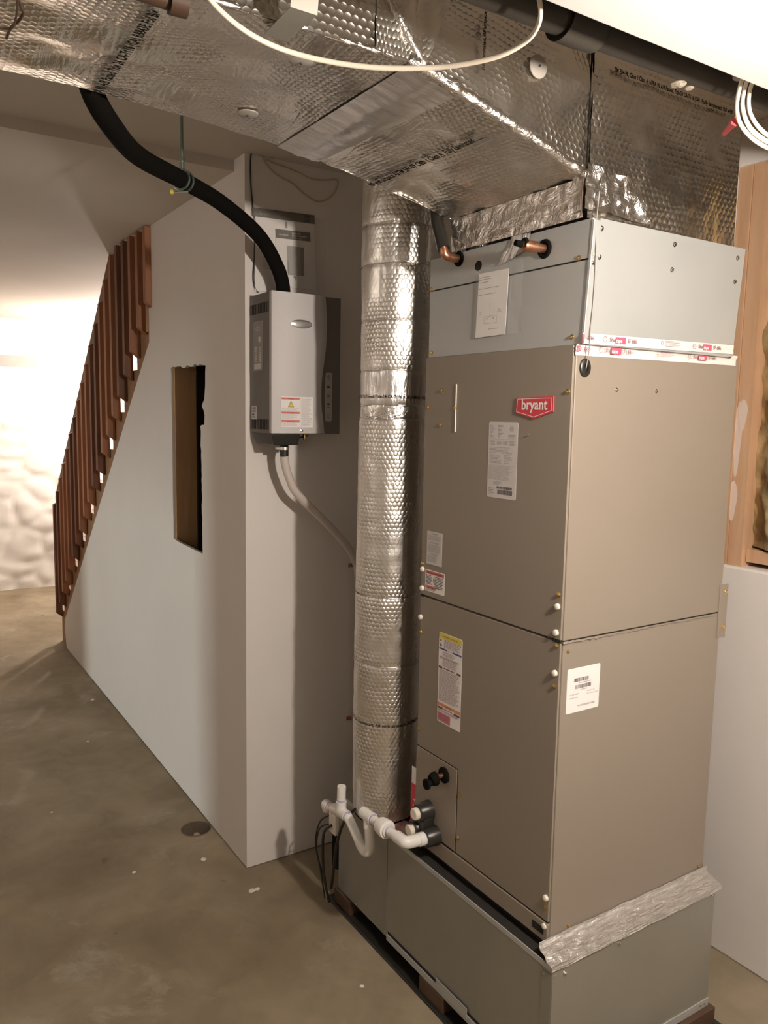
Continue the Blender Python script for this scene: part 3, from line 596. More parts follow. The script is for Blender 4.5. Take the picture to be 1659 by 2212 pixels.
# ================================================================ GALVANIZED PLENUM ABOVE THE CABINET
PX0, PX1, PY0, PY1, PZ = -0.537, 0.024, 0.008, 0.522, 2.018
GP = thing('sheet_metal_plenum', 'galvanized sheet metal plenum box on top of the air handler', 'plenum', (-0.25, 0.27, ZT))
box('core', (PX0+0.004, PY0+0.006, ZT), (PX1-0.006, PY1-0.004, PZ-0.002), 'galv', GP)
box('lower_panel', (PX0, PY0, ZT+0.0005), (PX1-0.004, PY0+0.006, 1.9365), 'galv', GP, bevel=0.0006)
box('upper_panel', (PX0, PY0-0.001, 1.9395), (PX1-0.004, PY0+0.006, PZ), 'galv', GP, bevel=0.0006)
box('seam_gap', (PX0+0.004, PY0+0.003, 1.935), (PX1-0.006, PY0+0.0065, 1.941), 'gap', GP)
box('side_panel', (PX1-0.006, PY0+0.018, ZT+0.0005), (PX1, PY1, PZ+0.001), 'galv', GP, bevel=0.0006)
box('corner_angle', (PX1-0.005, PY0-0.0025, ZT+0.003), (PX1+0.002, PY0+0.019, PZ-0.004), 'galv', GP, bevel=0.001)
box('wire_strap', (PX1+0.0015, PY0-0.001, 1.943), (PX1+0.0032, PY0+0.021, 1.949), 'galv', GP)
for y, z in ((.030, 1.999), (.031, 1.943), (.263, 1.997), (.263, 1.943), (.494, 1.995), (.495, 1.941), (.012, 1.928)): screw('screw', (PX1, y, z), (1, 0, 0), GP, 'zinc', 0.004)
for x, z in ((-.530, 1.943), (-.523, 1.778), (-.009, 1.944), (-.0095, 1.782)): screw('screw', (x, PY0, z), (0, -1, 0), GP, 'brass', 0.004)
F = FRONT(0, 0, PY0-0.0012)
def disc(cx, cz, r, t=0.0004, y=PY0-0.0012):
    g = G(); g.tube([(cx, y, cz), (cx, y-t, cz)], r, 24); return g
obj('punched_hole', disc(-0.338, 1.975, 0.0125), 'gap', GP)
# copper line stubs with their black rubber collars
def torus(g, c, R, r, n=24, m=8, ax=1):
    o = len(g.v)
    for i in range(n):
        a = 2*math.pi*i/n
        for j in range(m):
            b = 2*math.pi*j/m; q = [(R+r*math.cos(b))*math.cos(a), r*math.sin(b), (R+r*math.cos(b))*math.sin(a)]
            if ax == 2: q = [q[0], q[2], q[1]]
            if ax == 0: q = [q[1], q[0], q[2]]
            g.v.append((c[0]+q[0], c[1]+q[1], c[2]+q[2]))
    g.f += [(o+i*m+j, o+((i+1) % n)*m+j, o+((i+1) % n)*m+(j+1) % m, o+i*m+(j+1) % m) for i in range(n) for j in range(m)]
    return g
cs = thing('copper_line_stub', 'short copper stub with a capped service port, nearer the corner of the plenum', 'pipe', (-0.11, 0, 1.978))
g = G(); torus(g, (-.110, PY0-.002, 1.978), .0165, .0045); obj('rubber_collar', g, 'black', cs, smooth=True); obj('collar_hole', disc(-.110, 1.978, .016), 'gap', cs)
g = G(); g.tube([(-.110, .006, 1.978), (-.110, -.022, 1.978), (-.110, -.0225, 1.978), (-.110, -.050, 1.978), (-.110, -.055, 1.978)], [.0095, .0095, .0125, .0125, .010], 20); obj('pipe', g, 'copper', cs, smooth='auto')
g = G(); g.tube([(-.110, -.054, 1.979), (-.110, -.062, 1.980)], .0045, 6); obj('service_port', g, 'brass', cs, smooth='auto')
g = G(); g.tube([(-.112, -.060, 1.980), (-.113, -.076, 1.981)], [.0075, .0068], 12); obj('cap', g, 'black', cs, smooth='auto')
g = G(); torus(g, (-.110, -.052, 1.984), .0065, .0045); obj('ring', g, 'black', cs, smooth=True)
cl = thing('insulated_copper_line', 'copper elbow on the plenum turning up into a black foam sleeve', 'pipe', (-0.415, 0, 2.005))
g = G(); torus(g, (-.415, PY0-.002, 2.003), .0145, .0045); obj('rubber_collar', g, 'black', cl, smooth=True); obj('collar_hole', disc(-.415, 2.003, .014), 'gap', cl)
tb('pipe', curve([(-.415, .008, 2.003), (-.415, -.022, 2.003), (-.415, -.036, 2.007), (-.418, -.040, 2.020), (-.424, -.040, 2.040)], 5), .0105, 'copper', cl, 14)
tb('foam_sleeve', [(-.418, -.040, 2.022), (-.432, -.038, 2.05), (-.455, -.034, 2.09), (-.470, -.03, 2.15), (-.505, -.03, 2.40)], .0160, 'blackp', cl, 14)
for o in GP.children:                                            # the sheet metal flares slightly towards its top
    for v in o.data.vertices:
        if v.co.x > -0.1: v.co.x += -0.010+0.016*(v.co.z-1.765)/0.253
# clear bag with the instruction sheet
bg = thing('instruction_bag', 'clear plastic sleeve with a white instruction sheet taped to the plenum', 'sheet', (-0.26, PY0, 1.88))
def bagmesh(x0, x1, z0, z1, y, amp, nu=24, nv=30):
    g = G()
    for j in range(nv+1):
        for i in range(nu+1):
            x = x0+(x1-x0)*i/nu; z = z0+(z1-z0)*j/nv; g.v.append((x-0.010*(1-j/nv)*0, y-abs(nz((x, z, y), 22))*amp, z))
    g.f = [(j*(nu+1)+i, j*(nu+1)+i+1, (j+1)*(nu+1)+i+1, (j+1)*(nu+1)+i) for j in range(nv) for i in range(nu)]
    return g
obj('sleeve', bagmesh(-.340, -.168, 1.802, 1.962, PY0-.0075, .006), 'bag', bg, smooth=True)
F = Face((-.3345, PY0-.0035, 1.9545), (1, 0, 0), (0, -1, 0)); w, h = .108, .150
pp = obj('paper_sheet', F.poly([(0.004, 0), (0.112, 0.002), (0.106, 0.1505), (-0.003, 0.152)], .0008), 'paper', bg); Z = .001
g = G(); F.lines(g, .006, .010, .040, .004, 1, Z, .35, 1, .1); F.lines(g, .006, .015, .050, .004, 1, Z, .35, 2, .1); F.lines(g, .006, .022, .034, .004, 1, Z, .35, 3, .1); F.lines(g, .006, .037, .074, .004, 1, Z, .3, 4, .05); F.lines(g, .006, .051, .064, .004, 1, Z, .3, 5, .05)
for k in range(9): F.text(g, 'SUPPLYAIR'[k], .048+.001*(k % 2), .074+k*.0040, .004, Z)
for a, b, c, d in ((.028, .104, .047, .0006), (.028, .1205, .047, .0006), (.028, .104, .0006, .017), (.0744, .104, .0006, .017)): F.flat(g, a, b, c, d, Z)
F.text(g, 'LOW', .008, .094, .004, Z, width=.008); F.text(g, 'VOLT', .007, .099, .004, Z, width=.010); F.text(g, 'LINE', .078, .092, .004, Z, width=.008); F.text(g, 'VOLTAGE', .076, .097, .004, Z, width=.015)
g.add([F.at(.036, .108, Z), F.at(.041, .108, Z), F.at(.0385, .114, Z)], [(0, 1, 2)]); g.add([F.at(.060, .107, Z), F.at(.064, .107, Z), F.at(.062, .114, Z)], [(0, 1, 2)])
F.lines(g, .045, .134, .036, .004, 1, Z, .3, 6, .05); obj('fine_print', g, 'inkgrey', pp)
# silver tape tab holding the sleeve
g = G(); vs, fs, uv = sheet([(-.265, PY0-.003, 1.962), (-.160, PY0-.004, 1.985), (-.150, PY0-.003, 2.040), (-.215, PY0-.003, 2.022)], 14, 10, lambda u, v, p: 0.003*nz(p, 50)+.002)
g.add(vs, fs); tag(obj('tape_tab', g, 'foiltape', None, smooth=True, uvs=uv), 'torn piece of silver tape above the plastic sleeve', 'tape')

# ================================================================ FOIL WRAPPED SUPPLY TRUNK
TR = thing('foil_wrapped_trunk', 'large silver bubble foil wrapped supply duct under the ceiling', 'duct', (-0.2, -0.5, 2.215))
TZ, TT = 2.215, ZC-0.004; TY = -0.41; PB = 2.100
def hw(a1, s1, a2, s2, o=0.0): return lambda u, v, p: a1*nz(p, s1, o)+a2*nz(p, s2, o+3)
edgeL = [(-1.75, -.44), (-.90, -.435), (-.68, -.46), (-.52, -.495), (-.395, -.522)]
und = []; off = 0
for (ya, xa), (yb, xb) in zip(edgeL[:-1], edgeL[1:]):
    n = max(6, int((yb-ya)*60)); und.append(sheet([(xa, ya, TZ), (.01, ya, TZ), (.01, yb, TZ), (xb, yb, TZ)], 34, n, lambda u, v, p: -(0.010*nz((p.x, p.y*0.35, 0), 9)+0.004*nz((p.x, p.y, 0), 26))*min(1, 6*(1-u), 6*u+0.2)*min(1, max(0.08, (-0.42-p.y)*8)), uv0=(0, ya)))
sheets('underside', und, 'trunk_foil', TR)
tr1 = [sheet([(-.522, -.395, TZ), (.01, TY, TZ), (.01, -.20, 2.157), (-.472, -.225, 2.163)], 34, 16, lambda u, v, p: 0.003*nz(p, 24)+0.002*nz((p.x*2, p.y*0.3, 0), 30), uv0=(0, 5)),
       sheet([(-.472, -.225, 2.163), (.01, -.20, 2.157), (.01, 0, PB), (-.436, 0, PB)], 34, 16, lambda u, v, p: (0.005*nz(p, 16)+0.004*nz((p.x, p.y*0.3, 0), 25))*min(1, 5*v), uv0=(0, 5.2))]
sheets('sloped_underside', tr1, 'trunk_foil', TR)
side = [sheet([(.01, -1.75, TZ), (.01, -.51, TZ), (.01, -.51, TT), (.01, -1.75, TT)], 50, 10, hw(.006, 9, .003, 26), uv0=(0, 0)),
        sheet([(.01, -.51, TZ), (.01, TY, TZ), (.01, TY+.10, TT), (.01, -.51, TT)], 14, 22, lambda u, v, p: (0.012*nz((p.y*3, 0, p.z*0.6), 14)+.002)*min(1, 4*u+.2)*min(1, 4*v), uv0=(1.2, 0)),
        sheet([(.01, TY, TZ), (.01, .006, PB-.002), (.01, .006, TT), (.01, TY+.10, TT)], 34, 20, lambda u, v, p: 0.007*nz((p.y, p.z*2, 0), 8)*min(1, 5*v)+0.003*nz(p, 26), uv0=(1.3, 0))]
sheets('side_face', side, 'plen_foil', TR)
left = [sheet([(b[1], b[0], TZ), (a[1], a[0], TZ), (a[1], a[0], TT), (b[1], b[0], TT)], 10, 8, hw(.003, 12, .001, 30)) for a, b in zip(edgeL[:-1], edgeL[1:])]
left += [sheet([(-.472, -.225, 2.163), (-.522, -.395, TZ), (-.522, -.395, TT), (-.472, -.225, TT)], 10, 10, hw(.003, 12, .001, 30)), sheet([(-.436, 0, PB), (-.472, -.225, 2.163), (-.472, -.225, TT), (-.436, 0, TT)], 10, 10, hw(.003, 12, .001, 30))]
sheets('far_side_face', left, 'trunk_foil', TR)
# plenum box in foil
pb = [sheet([(.012, .004, 2.020), (.012, .500, 2.020), (.012, .500, TT), (.012, .004, TT)], 60, 50, lambda u, v, p: (0.005*nz((p.y, p.z*0.3, 1), 12)+0.002*nz(p, 40))*min(1, 8*(1-u)), uv0=(0, 0)),
      sheet([(.012, .500, 2.020), (.003, .514, 2.018), (.003, .514, TT), (.012, .500, TT)], 2, 30, hw(.003, 14, .001, 40), uv0=(.5, 0)),
      sheet([(.003, .514, 2.018), (-.44, .514, 2.018), (-.44, .514, TT), (.003, .514, TT)], 8, 8, hw(.002, 9, .001, 20))]
sheets('plenum_side', pb, 'plen_foil', TR)
sk = [sheet([(-.436, -.001, 2.0215), (.006, -.001, 2.0215), (.010, -.001, PB), (-.436, -.001, PB)], 60, 16, lambda u, v, p: (0.004*nz(p, 26)+0.003*nz(p, 60)+.002)*min(1, 6*v+.3)),
      sheet([(-.437, .51, 2.02), (-.437, -.001, 2.02), (-.437, -.001, TT), (-.437, .51, TT)], 8, 8, hw(.002, 9, .001, 20))]
sheets('skirt', sk, 'crink', TR)
# rolled foil edge along the bottom corner, and crumpled tape at the corner joint
def roll(name, pts, r, seed, m, var=0.35, n=14, flat=1.0):
    pts = curve(pts, 10); g = G(); rr = [r*(0.8+var*(nz((i*0.37, seed, 0), 1.0))+0.12*math.sin(i*1.9)) for i in range(len(pts))]
    g.tube(pts, rr, n); uv = []
    for i in range(len(pts)):
        for k in range(n): uv.append((k/n*2*math.pi*r, i*0.012))
    return obj(name, g, m, TR, smooth=True, uvs=uv)
roll('edge_tape', [(.008, .0, PB+.002), (.010, -.10, 2.131), (.010, -.20, 2.159), (.008, -.30, 2.186), (.006, -.405, 2.213), (.008, -.44, 2.219)], .0145, 2, 'crink')
roll('edge_fold', [(.004, -.44, 2.219), (.006, -.55, 2.219), (.006, -.70, 2.220), (.006, -1.0, 2.219), (.006, -1.7, 2.219)], .0065, 8, 'trunk_foil')
roll('side_seam_fold', [(.010, TY, 2.216), (.013, -.46, 2.27), (.013, -.50, 2.33), (.012, -.53, 2.43)], .009, 5, 'duct_foil')
sheets('corner_tape', [sheet([(.0145, -.012, 2.035), (.0145, .185, 2.030), (.0145, .150, 2.112), (.0145, -.008, 2.125)], 34, 24, lambda u, v, p: 0.004+0.012*max(0, nz(p, 20))+0.006*nz(p, 48)),
       sheet([(-.03, -.006, 2.032), (.0145, -.010, 2.034), (.0145, -.010, 2.122), (-.02, -.006, 2.105)], 8, 16, lambda u, v, p: 0.003+0.006*nz(p, 40))], 'crink', TR)
sheets('joint_tape', [sheet([(-.505, -.345, 2.1960), (.0, -.325, 2.1905), (.0, -.440, 2.2140), (-.515, -.445, 2.2140)][::-1], 44, 12, lambda u, v, p: -0.0015-min(1, 3*v, 6*(1-v))*(0.0012+0.003*abs(nz((p.x*0.5, p.y*2.5, 0), 30))+0.002*math.exp(-((v-0.45)*14)**2)))], 'foiltape', TR)
box('corner_joint', (.0125, -.0055, 2.125), (.0150, -.004, TT), 'foilink', TR)
# washers
def washer(c, nrm, r=.0215):
    c = Vector(c); n = Vector(nrm); g = G(); g.tube([c, c+n*.002, c+n*.004], [r, r, r*.7], 28); o = obj('pin_washer', g, 'washer', TR, smooth='auto')
    g = G(); g.tube([c+n*.004, c+n*.0065], .0022, 8); obj('pin', g, 'ink', o)
washer((-.361, -.583, TZ-.004), (0, 0, -1)); washer((-.082, -.603, TZ-.004), (0, 0, -1)); washer((.014, -.148, 2.276), (1, 0, 0))
# printed lines on the foil
def foil_text(F, t, x, y, size, width, z=0.0):
    g = G(); F.text(g, t, x, y, size, z, width=width, bold=0.035); return obj('foil_print', g, 'foilink', TR)
foil_text(Face((-.468, -.232, 2.1555), (1, 0.005, 0.0), (0, -0.02, -1), (0, -1, 0.28)), 'R8 with airspace ASTM E84-09 Class 1 Class A  Fully Laminated', 0, .014, .022, .385)
foil_text(Face((-.430, -.872, TZ-.013), (1, 0, 0), (0, 0, -1), (0, -1, 0)), 'NFPA 90 A/B Passed Title 24 CA-T116 (CA) R8843E Foil Big', 0, .014, .025, .392)
foil_text(Face((.0215, .054, 2.322), (0, 1, 0), (1, 0, 0)), 'TM E84-98, Class 1 Class A, NFPA 90 A/B Passed, Title 24 CA-T116 (CA)', 0, .010, .0125, .275)
foil_text(Face((.0215, .336, 2.322), (0, 1, 0), (1, 0, 0)), 'Fully laminated, R8 with', 0, .010, .0125, .115)
foil_text(Face((.0195, -.288, 2.236), (0, 0, 1), (1, 0, 0), (0, -1, 0)), 'Fully laminated, R8 airspace', 0, .006, .010, .10)
# galvanized hanger strap
g = G(); g.add([(.115, -.70, TT), (.115, -.655, TT), (.075, -.655, 2.209), (.075, -.70, 2.209), (-.02, -.66, 2.2055), (-.02, -.70, 2.2055)], [(0, 1, 2, 3), (3, 2, 4, 5)])
ho = obj('hanger_strap', g, 'galv_base', TR); sm = ho.modifiers.new('thickness', 'SOLIDIFY'); sm.thickness = 0.0012

# ================================================================ FOIL WRAPPED ROUND RETURN DROP
RX, RY = -0.748, 0.030
def cx(z): return RX+max(0.0, z-1.55)*0.040
RD = thing('round_return_duct', 'vertical round duct wrapped in silver bubble foil, left of the air handler', 'duct', (RX, RY, BZ1))
def jacket(name, z0, z1, r, m, seed, r1=None, n=96, uvo=0):
    nzr = max(4, int((z1-z0)/0.009)); g = G(); uv = []
    for j in range(nzr+1):
        z = z0+(z1-z0)*j/nzr; t = j/nzr; rr = r if r1 is None else r+(r1-r)*t
        for i in range(n+1):
            a = 2*math.pi*i/n; q = (math.cos(a)*rr, math.sin(a)*rr, z)
            d = 0.0022*nz((q[0], q[1], z*0.18), 22, seed)+0.0016*nz((q[0], q[1], z), 30, seed+4)-0.0020*max(0, 1-abs(math.sin(a*9+seed+0.4*math.sin(z*9)))*5)
            ed = min(j, nzr-j); d += -0.002 if ed == 0 else 0
            g.v.append((cx(z)+math.cos(a)*(rr+d), RY+math.sin(a)*(rr+d), z)); uv.append((a*r, z))
    w = n+1; g.f = [(j*w+i, j*w+i+1, (j+1)*w+i+1, (j+1)*w+i) for j in range(nzr) for i in range(n)]
    return obj(name, g, m, RD, smooth=True, uvs=uv)
rows = [(0.402, 0.881, .0975, 'duct_foil', .0995), (0.881, 1.086, .0995, 'duct_foil', .0985), (1.086, 1.600, .0980, 'duct_foil', .0950), (1.735, 1.876, .0955, 'duct_foil', .0985), (1.876, 2.026, .0990, 'duct_foil', .1035), (2.026, 2.131, .1035, 'duct_foil', .1055), (2.131, 2.43, .1065, 'duct_foil', .110)]
def rad(z):
    for a, b, r, m, r1 in rows:
        if a <= z <= b: return r+(r1-r)*(z-a)/(b-a)
    return .0935
for k, (a, b, r, m, r1) in enumerate(rows): jacket('foil_jacket', a, b, r, m, k*2.3, r1)
jacket('foil_cuff', 1.640, 1.737, .0935, 'foiltape', 1.0, .0955); jacket('foil_cuff', 1.598, 1.642, .0915, 'crink', 4.0, .0915)
g = G(); torus(g, (RX, RY, BZ1+.008), .088, .006, 48, 8, 2); obj('rubber_ring', g, 'black', RD, smooth=True)
for z, s in ((2.131, 1), (2.026, 3), (1.876, 5), (1.737, 7), (1.086, 9), (.881, 11), (1.640, 13), (1.600, 15)):
    pts = [(cx(z)+(rad(z)+.001)*math.cos(a*math.pi/32), RY+(rad(z)+.001)*math.sin(a*math.pi/32), z+0.006*nz((math.cos(a*math.pi/32)+s, math.sin(a*math.pi/32), 0), 1.3)) for a in range(65)]
    if z in (1.640, 1.600): pts = [(cx(z)+(p[0]-cx(z))*.965, RY+(p[1]-RY)*.965, p[2]) for p in pts]
    g = G(); g.tube(pts, .0011 if z not in (1.6, 1.64) else .0022, 6, cap=False); obj('seam_ridge', g, 'foiltape', RD, smooth=True, uvs=[(0, 0)]*len(g.v))
def wrap_text(t, z, a0, a1, size, r, tilt=0.0):
    vs, fs = text_raw(t, 0.015); x1 = max(v[0] for v in vs); g = G()
    g.add([(cx(z)+r*math.cos(a0+(a1-a0)*v[0]/x1), RY+r*math.sin(a0+(a1-a0)*v[0]/x1), z+v[1]*size+tilt*v[0]/x1) for v in vs], fs); return obj('foil_print', g, 'foilink', RD)
wrap_text('1 Cert. UTB C2-Tested, Title 24 CA-T116 (CA), R8843E   Foil Big B', 1.659, math.radians(-128), math.radians(50), .0125, .0975)
wrap_text('ASTM  Fully Laminated, R8 with airspace, ASTM E84-09', .700, math.radians(-128), math.radians(50), .0125, .1015)
# card tag with a red panel hanging beside the duct
ct = thing('red_printed_tape_end', 'red and white printed tape end hanging between round duct and cabinet', 'tape', (-.60, .03, .5))
g = G(); g.box((-.566, .004, .44), (-.5385, .0055, .615)); obj('strip', g, 'paper', ct)
g = G(); g.box((-.5665, .0025, .445), (-.5400, .0040, .565)); r_ = obj('red_panel', g, 'red', ct)
g = G(); F = Face((-.546, .0020, .535), (0, 0, -1), (0, -1, 0), (1, 0, 0)); F.text(g, 'YES', .002, .006, .016, .0004, width=.060, slant=.3); obj('lettering', g, 'whiteink', r_)
g = G(); vs, fs, uv = sheet([(-.66, -.012, BZ1+.002), (-.545, -.012, BZ1+.002), (-.545, .06, BZ1+.02), (-.66, .04, BZ1+.012)], 12, 8, hw(.003, 40, .002, 80)); g.add(vs, fs)
tag(obj('paper_scrap', g, 'reddish', None, smooth=True, uvs=uv), 'crumpled reddish printed scrap at the foot of the round duct', 'scrap')

# ================================================================ PRINTED TAPE ON THE CABINET JOINT
def tape_strip(y0, z0, y1, z1, w, name, label, x=0.0158, seed=1):
    t = thing(name, label, 'tape', (x, (y0+y1)/2, z0)); n = 70; g = G()
    for j in range(n+1):
        k = j/n; y = y0+(y1-y0)*k; z = z0+(z1-z0)*k
        for i in range(9):
            q = i/8; zz = z+w/2-w*q; xx = x if zz > ZT-0.001 else max(0.0009, x-(ZT-0.001-zz)*2.0)
            xx += 0.0004+0.0012*abs(nz((y, zz, seed), 60))*(1.0 if (k > .9 or k < .12) else .3); g.v.append((xx, y, zz))
    g.f = [(j*9+i, j*9+i+1, (j+1)*9+i+1, (j+1)*9+i) for j in range(n) for i in range(8)]
    sp = obj('strip', g, 'ptape', t, smooth=True); return t, sp
tA, sA = tape_strip(0.004, 1.777, 0.521, 1.7835, 0.0215, 'printed_tape', 'upper strip of white and red printed foil tape over the cabinet joint')
tB, sB = tape_strip(0.000, 1.7545, 0.556, 1.7595, 0.0235, 'printed_tape', 'lower strip of white and red printed foil tape, overlapping the cabinet top', x=0.0045, seed=4)
def tape_print(F, sp, y, s=1.0):
    Z = 0.0014; g = G(); F.ring(g, y+.004, .0100, .0062, .0009, Z); F.text(g, 'UL', y+.0012, .0122, .006, Z, width=.0055)
    F.text(g, 'Shur', y+.018, .0135, .0125, Z, width=.020, bold=.005); F.text(g, 'SF 686', y+.074, .0140, .0125, Z, width=.030, bold=.0); obj('lettering', g, 'inkmaroon', sp)
    r = obj('red_block', F.plate(y+.0365, .0035, .0315, .0135, .0003, z0=Z-.0002), 'pinkred', sp)
    g = G(); F.text(g, 'tape', y+.0375, .0150, .0120, Z+.0004, width=.019, bold=.02); obj('white_lettering', g, 'whiteink', sp)
FA = Face((0.0166, 0.0, 1.7880), (0, 1, 0.0126), (1, 0, 0)); FB = Face((0.0062, 0.0, 1.7665), (0, 1, 0.0097), (1, 0, 0))
for F, sp in ((FA, sA), (FB, sB)):
    for y in (.066, .366): tape_print(F, sp, y)
g = G(); FA.text(g, '686', .016, .0145, .0125, .0014, width=.019); FA.ring(g, .255, .008, .004, .0008, .0014); FA.lines(g, .265, .003, .052, .014, 5, .0014, .22, 1, .3); obj('lettering', g, 'inkmaroon', sA)
g = G(); FB.text(g, 'SF 686', .004, .0155, .0125, .0014, width=.030); FB.ring(g, .255, .013, .004, .0008, .0014); FB.lines(g, .265, .002, .052, .015, 5, .0014, .22, 2, .3)
FB.text(g, '181B-FX', .078, .0018, .0085, .0016, width=.030); FB.text(g, '181B-FX', .378, .0018, .0085, .0016, width=.030); FB.lines(g, .112, -.003, .034, .004, 1, .0016, .4, 3, .1); obj('lettering', g, 'inkmaroon', sB)
g = G(); g.tube([(.010, .46, 1.7695), (.010, .49, 1.7690), (.010, .521, 1.7660)], [.0004, .0012, .0022], 6); obj('tear', g, 'gap', sB)
g = G(); FA.flat(g, .0015, .003, .006, .018, .0012); obj('red_end', g, 'pinkred', sA)
g = G(); FB.text(g, 'SZ', -.004, .0150, .015, .0016, width=.012, bold=.03); obj('red_end', g, 'pinkred', sB)
# thin sensor wire down the plenum corner into the grommet
tag(tb('sensor_wire', curve([(.030, .018, 2.07), (.0275, .016, 2.01), (.0310, .0145, 1.960), (.0275, .0195, 1.90), (.0235, .0215, 1.84), (.0215, .020, 1.79), (.0150, .026, 1.755), (.009, .029, 1.735), (.004, .031, 1.718)], 6), .0011, 'inkgrey', None, 8), 'thin grey wire running down the plenum corner into the round grommet', 'wire')
tag(tb('tan_wire', curve([(.016, -.012, 2.11), (.014, -.014, 2.08), (.013, -.014, 2.05), (.0135, -.014, 2.02)], 5), .0012, 'brown_abs', None, 8), 'short brown wire hanging over the crumpled foil corner', 'wire')

# ================================================================ HUMIDIFIER ON THE END WALL
HM = thing('steam_humidifier', 'grey and silver wall-mounted steam humidifier', 'humidifier', (XW+.08, -.06, 1.545))
HX0, HX1, HY0, HY1, HZ0, HZ1 = XW, -1.118, -.190, .066, 1.547, 1.990
hb = box('housing', (HX0, HY0, HZ0), (HX1, HY1, HZ1), 'humgrey', HM, bevel=.002)
zz = [(HZ1, .0050), (HZ1-.05, .0100), (HZ1-.10, .0112), (HZ1-.16, .0085), (HZ1-.21, .0020), (HZ1-.26, -.0050), (HZ1-.31, -.0075), (HZ1-.36, -.0055), (HZ1-.40, .0005), (HZ0+.002, .0050)]
g = G(); cv = curve([(0, y, z) for z, y in zz], 4); n = len(cv)
rows_ = []
for p in cv: rows_.append([(HX1+.0005, HY0-.0005, p.z), (HX1+.016, HY0-.0005, p.z), (HX1+.018, HY0+.002, p.z), (HX1+.0185, p.y-.026, p.z), (HX1+.0165, p.y-.018, p.z), (HX1+.006, p.y, p.z), (HX1+.0005, p.y, p.z)])
g.v = [q for r in rows_ for q in r]; g.f = [(j*7+i, j*7+i+1, (j+1)*7+i+1, (j+1)*7+i) for j in range(n-1) for i in range(6)]+[tuple(range(7)), tuple(range((n-1)*7, n*7))]
obj('front_cover', g, 'hum', HM, smooth='auto')
for z0, z1 in ((1.928, 1.960), (1.560, 1.592)):
    for k in range(12):
        x = HX0+.008+k*.0122; box('vent_slot', (x, HY0-.0006, z0), (x+.0058, HY0+.001, z1), 'gap', HM)
F = Face((XW+.033, HY0-.0008, 1.905), (1, 0, 0), (0, -1, 0)); sl = obj('side_label', F.plate(0, 0, .070, .158, .0005, .001), 'photo_mid', HM); Z = .0008
g = G(); F.ring(g, .036, .024, .016, .002, Z, ry=.007); F.poly; g.add([F.at(.040, .050, Z), F.at(.058, .050, Z), F.at(.058, .062, Z), F.at(.049, .070, Z), F.at(.040, .062, Z)], [(0, 1, 2, 3, 4)])
for k in range(9):
    for c in (.010, .042): F.flat(g, c, .082+k*.0055, .020, .0032, Z)
F.flat(g, .008, .134, .054, .018, Z); obj('fine_print', g, 'label_dim', sl)
F = Face((XW+.018, HY0-.0008, 1.635), (1, 0, 0), (0, -1, 0)); sl = obj('side_label', F.plate(0, 0, .042, .044, .0005, .003), 'label_dim', HM)
g = G(); F.lines(g, .004, .004, .032, .018, 5, Z, .4, 1, .2); F.flat(g, .005, .025, .016, .006, Z); F.lines(g, .004, .034, .030, .006, 2, Z, .4, 2, .2); obj('fine_print', g, 'ink', sl)
HF = Face((HX1+.0190, -.088, 1.8945), (0, 1, 0), (1, 0, 0))
g = G(); nE = 36; g.add([HF.at(math.cos(2*math.pi*i/nE)*a, math.sin(2*math.pi*i/nE)*b, z) for a, b, z in ((.0375, .0135, -.001), (.0375, .0135, .002), (.033, .0105, .0035)) for i in range(nE)], [(k*nE+i, k*nE+(i+1) % nE, (k+1)*nE+(i+1) % nE, (k+1)*nE+i) for k in range(2) for i in range(nE)]+[tuple(range(2*nE, 3*nE))])
bd = obj('name_badge', g, 'chrome', HM, smooth='auto'); g = G(); HF.text(g, 'Aprilaire', -.020, .003, .010, .004, width=.040); obj('lettering', g, 'photo_mid', bd)
F = Face((HX1+.0188, -.1590, 1.6655), (0, 1, 0), (1, 0, 0)); wl = obj('warning_label', F.plate(0, 0, .114, .097, .0004), 'label', HM); Z = .0006
g = G(); F.flat(g, .002, .003, .064, .0062, Z); F.flat(g, .002, .0475, .064, .0068, Z); F.flat(g, .002, .0735, .064, .0068, Z); obj('red_band', g, 'redsoft', wl)
g = G(); g.add([F.at(.0245, .033, Z), F.at(.0460, .033, Z), F.at(.0352, .0125, Z)], [(0, 1, 2)]); obj('triangle_border', g, 'ink', wl)
g = G(); g.add([F.at(.0265, .0318, Z+.0003), F.at(.0440, .0318, Z+.0003), F.at(.0352, .0150, Z+.0003)], [(0, 1, 2)]); obj('triangle', g, 'yellow', wl)
g = G(); F.flat(g, .0345, .0195, .0014, .0075, Z+.0005); F.flat(g, .0345, .0285, .0014, .0018, Z+.0005); F.text(g, 'WARNING', .027, .0085, .0045, Z+.0003, width=.018); F.text(g, 'AVERTISSEMENT', .020, .0535, .0045, Z+.0003, width=.030); F.text(g, 'ADVERTENCIA', .021, .0797, .0045, Z+.0003, width=.028)
obj('lettering', g, 'ink', wl)
g = G(); F.lines(g, .003, .036, .061, .010, 4, Z, .3, 1, .2); F.lines(g, .003, .0565, .061, .015, 5, Z, .3, 2, .3); F.lines(g, .003, .0825, .061, .013, 5, Z, .3, 3, .2); F.lines(g, .072, .006, .038, .088, 30, Z, .32, 4, .3); F.flat(g, .0685, .002, .0004, .093, Z); obj('fine_print', g, 'inkgrey', wl)
F = Face((HX1+.0010, .0080, 1.7480), (0, 1, 0), (1, 0, 0)); cpn = obj('control_panel', F.poly([(.0035, 0), (.0240, .0), (.0262, .003), (.0262, .155), (.0235, .160), (.004, .160), (.002, .157), (.0, .105), (-.0012, .070), (.0003, .030), (.0022, .003)], .0012), 'photo_grey', HM); Z = .0014
g = G(); F.ring(g, .0130, .0130, .0050, .0012, Z); F.flat(g, .0125, .0095, .0012, .0045, Z); F.lines(g, .008, .0215, .011, .003, 1, Z, .5, 1, 0)
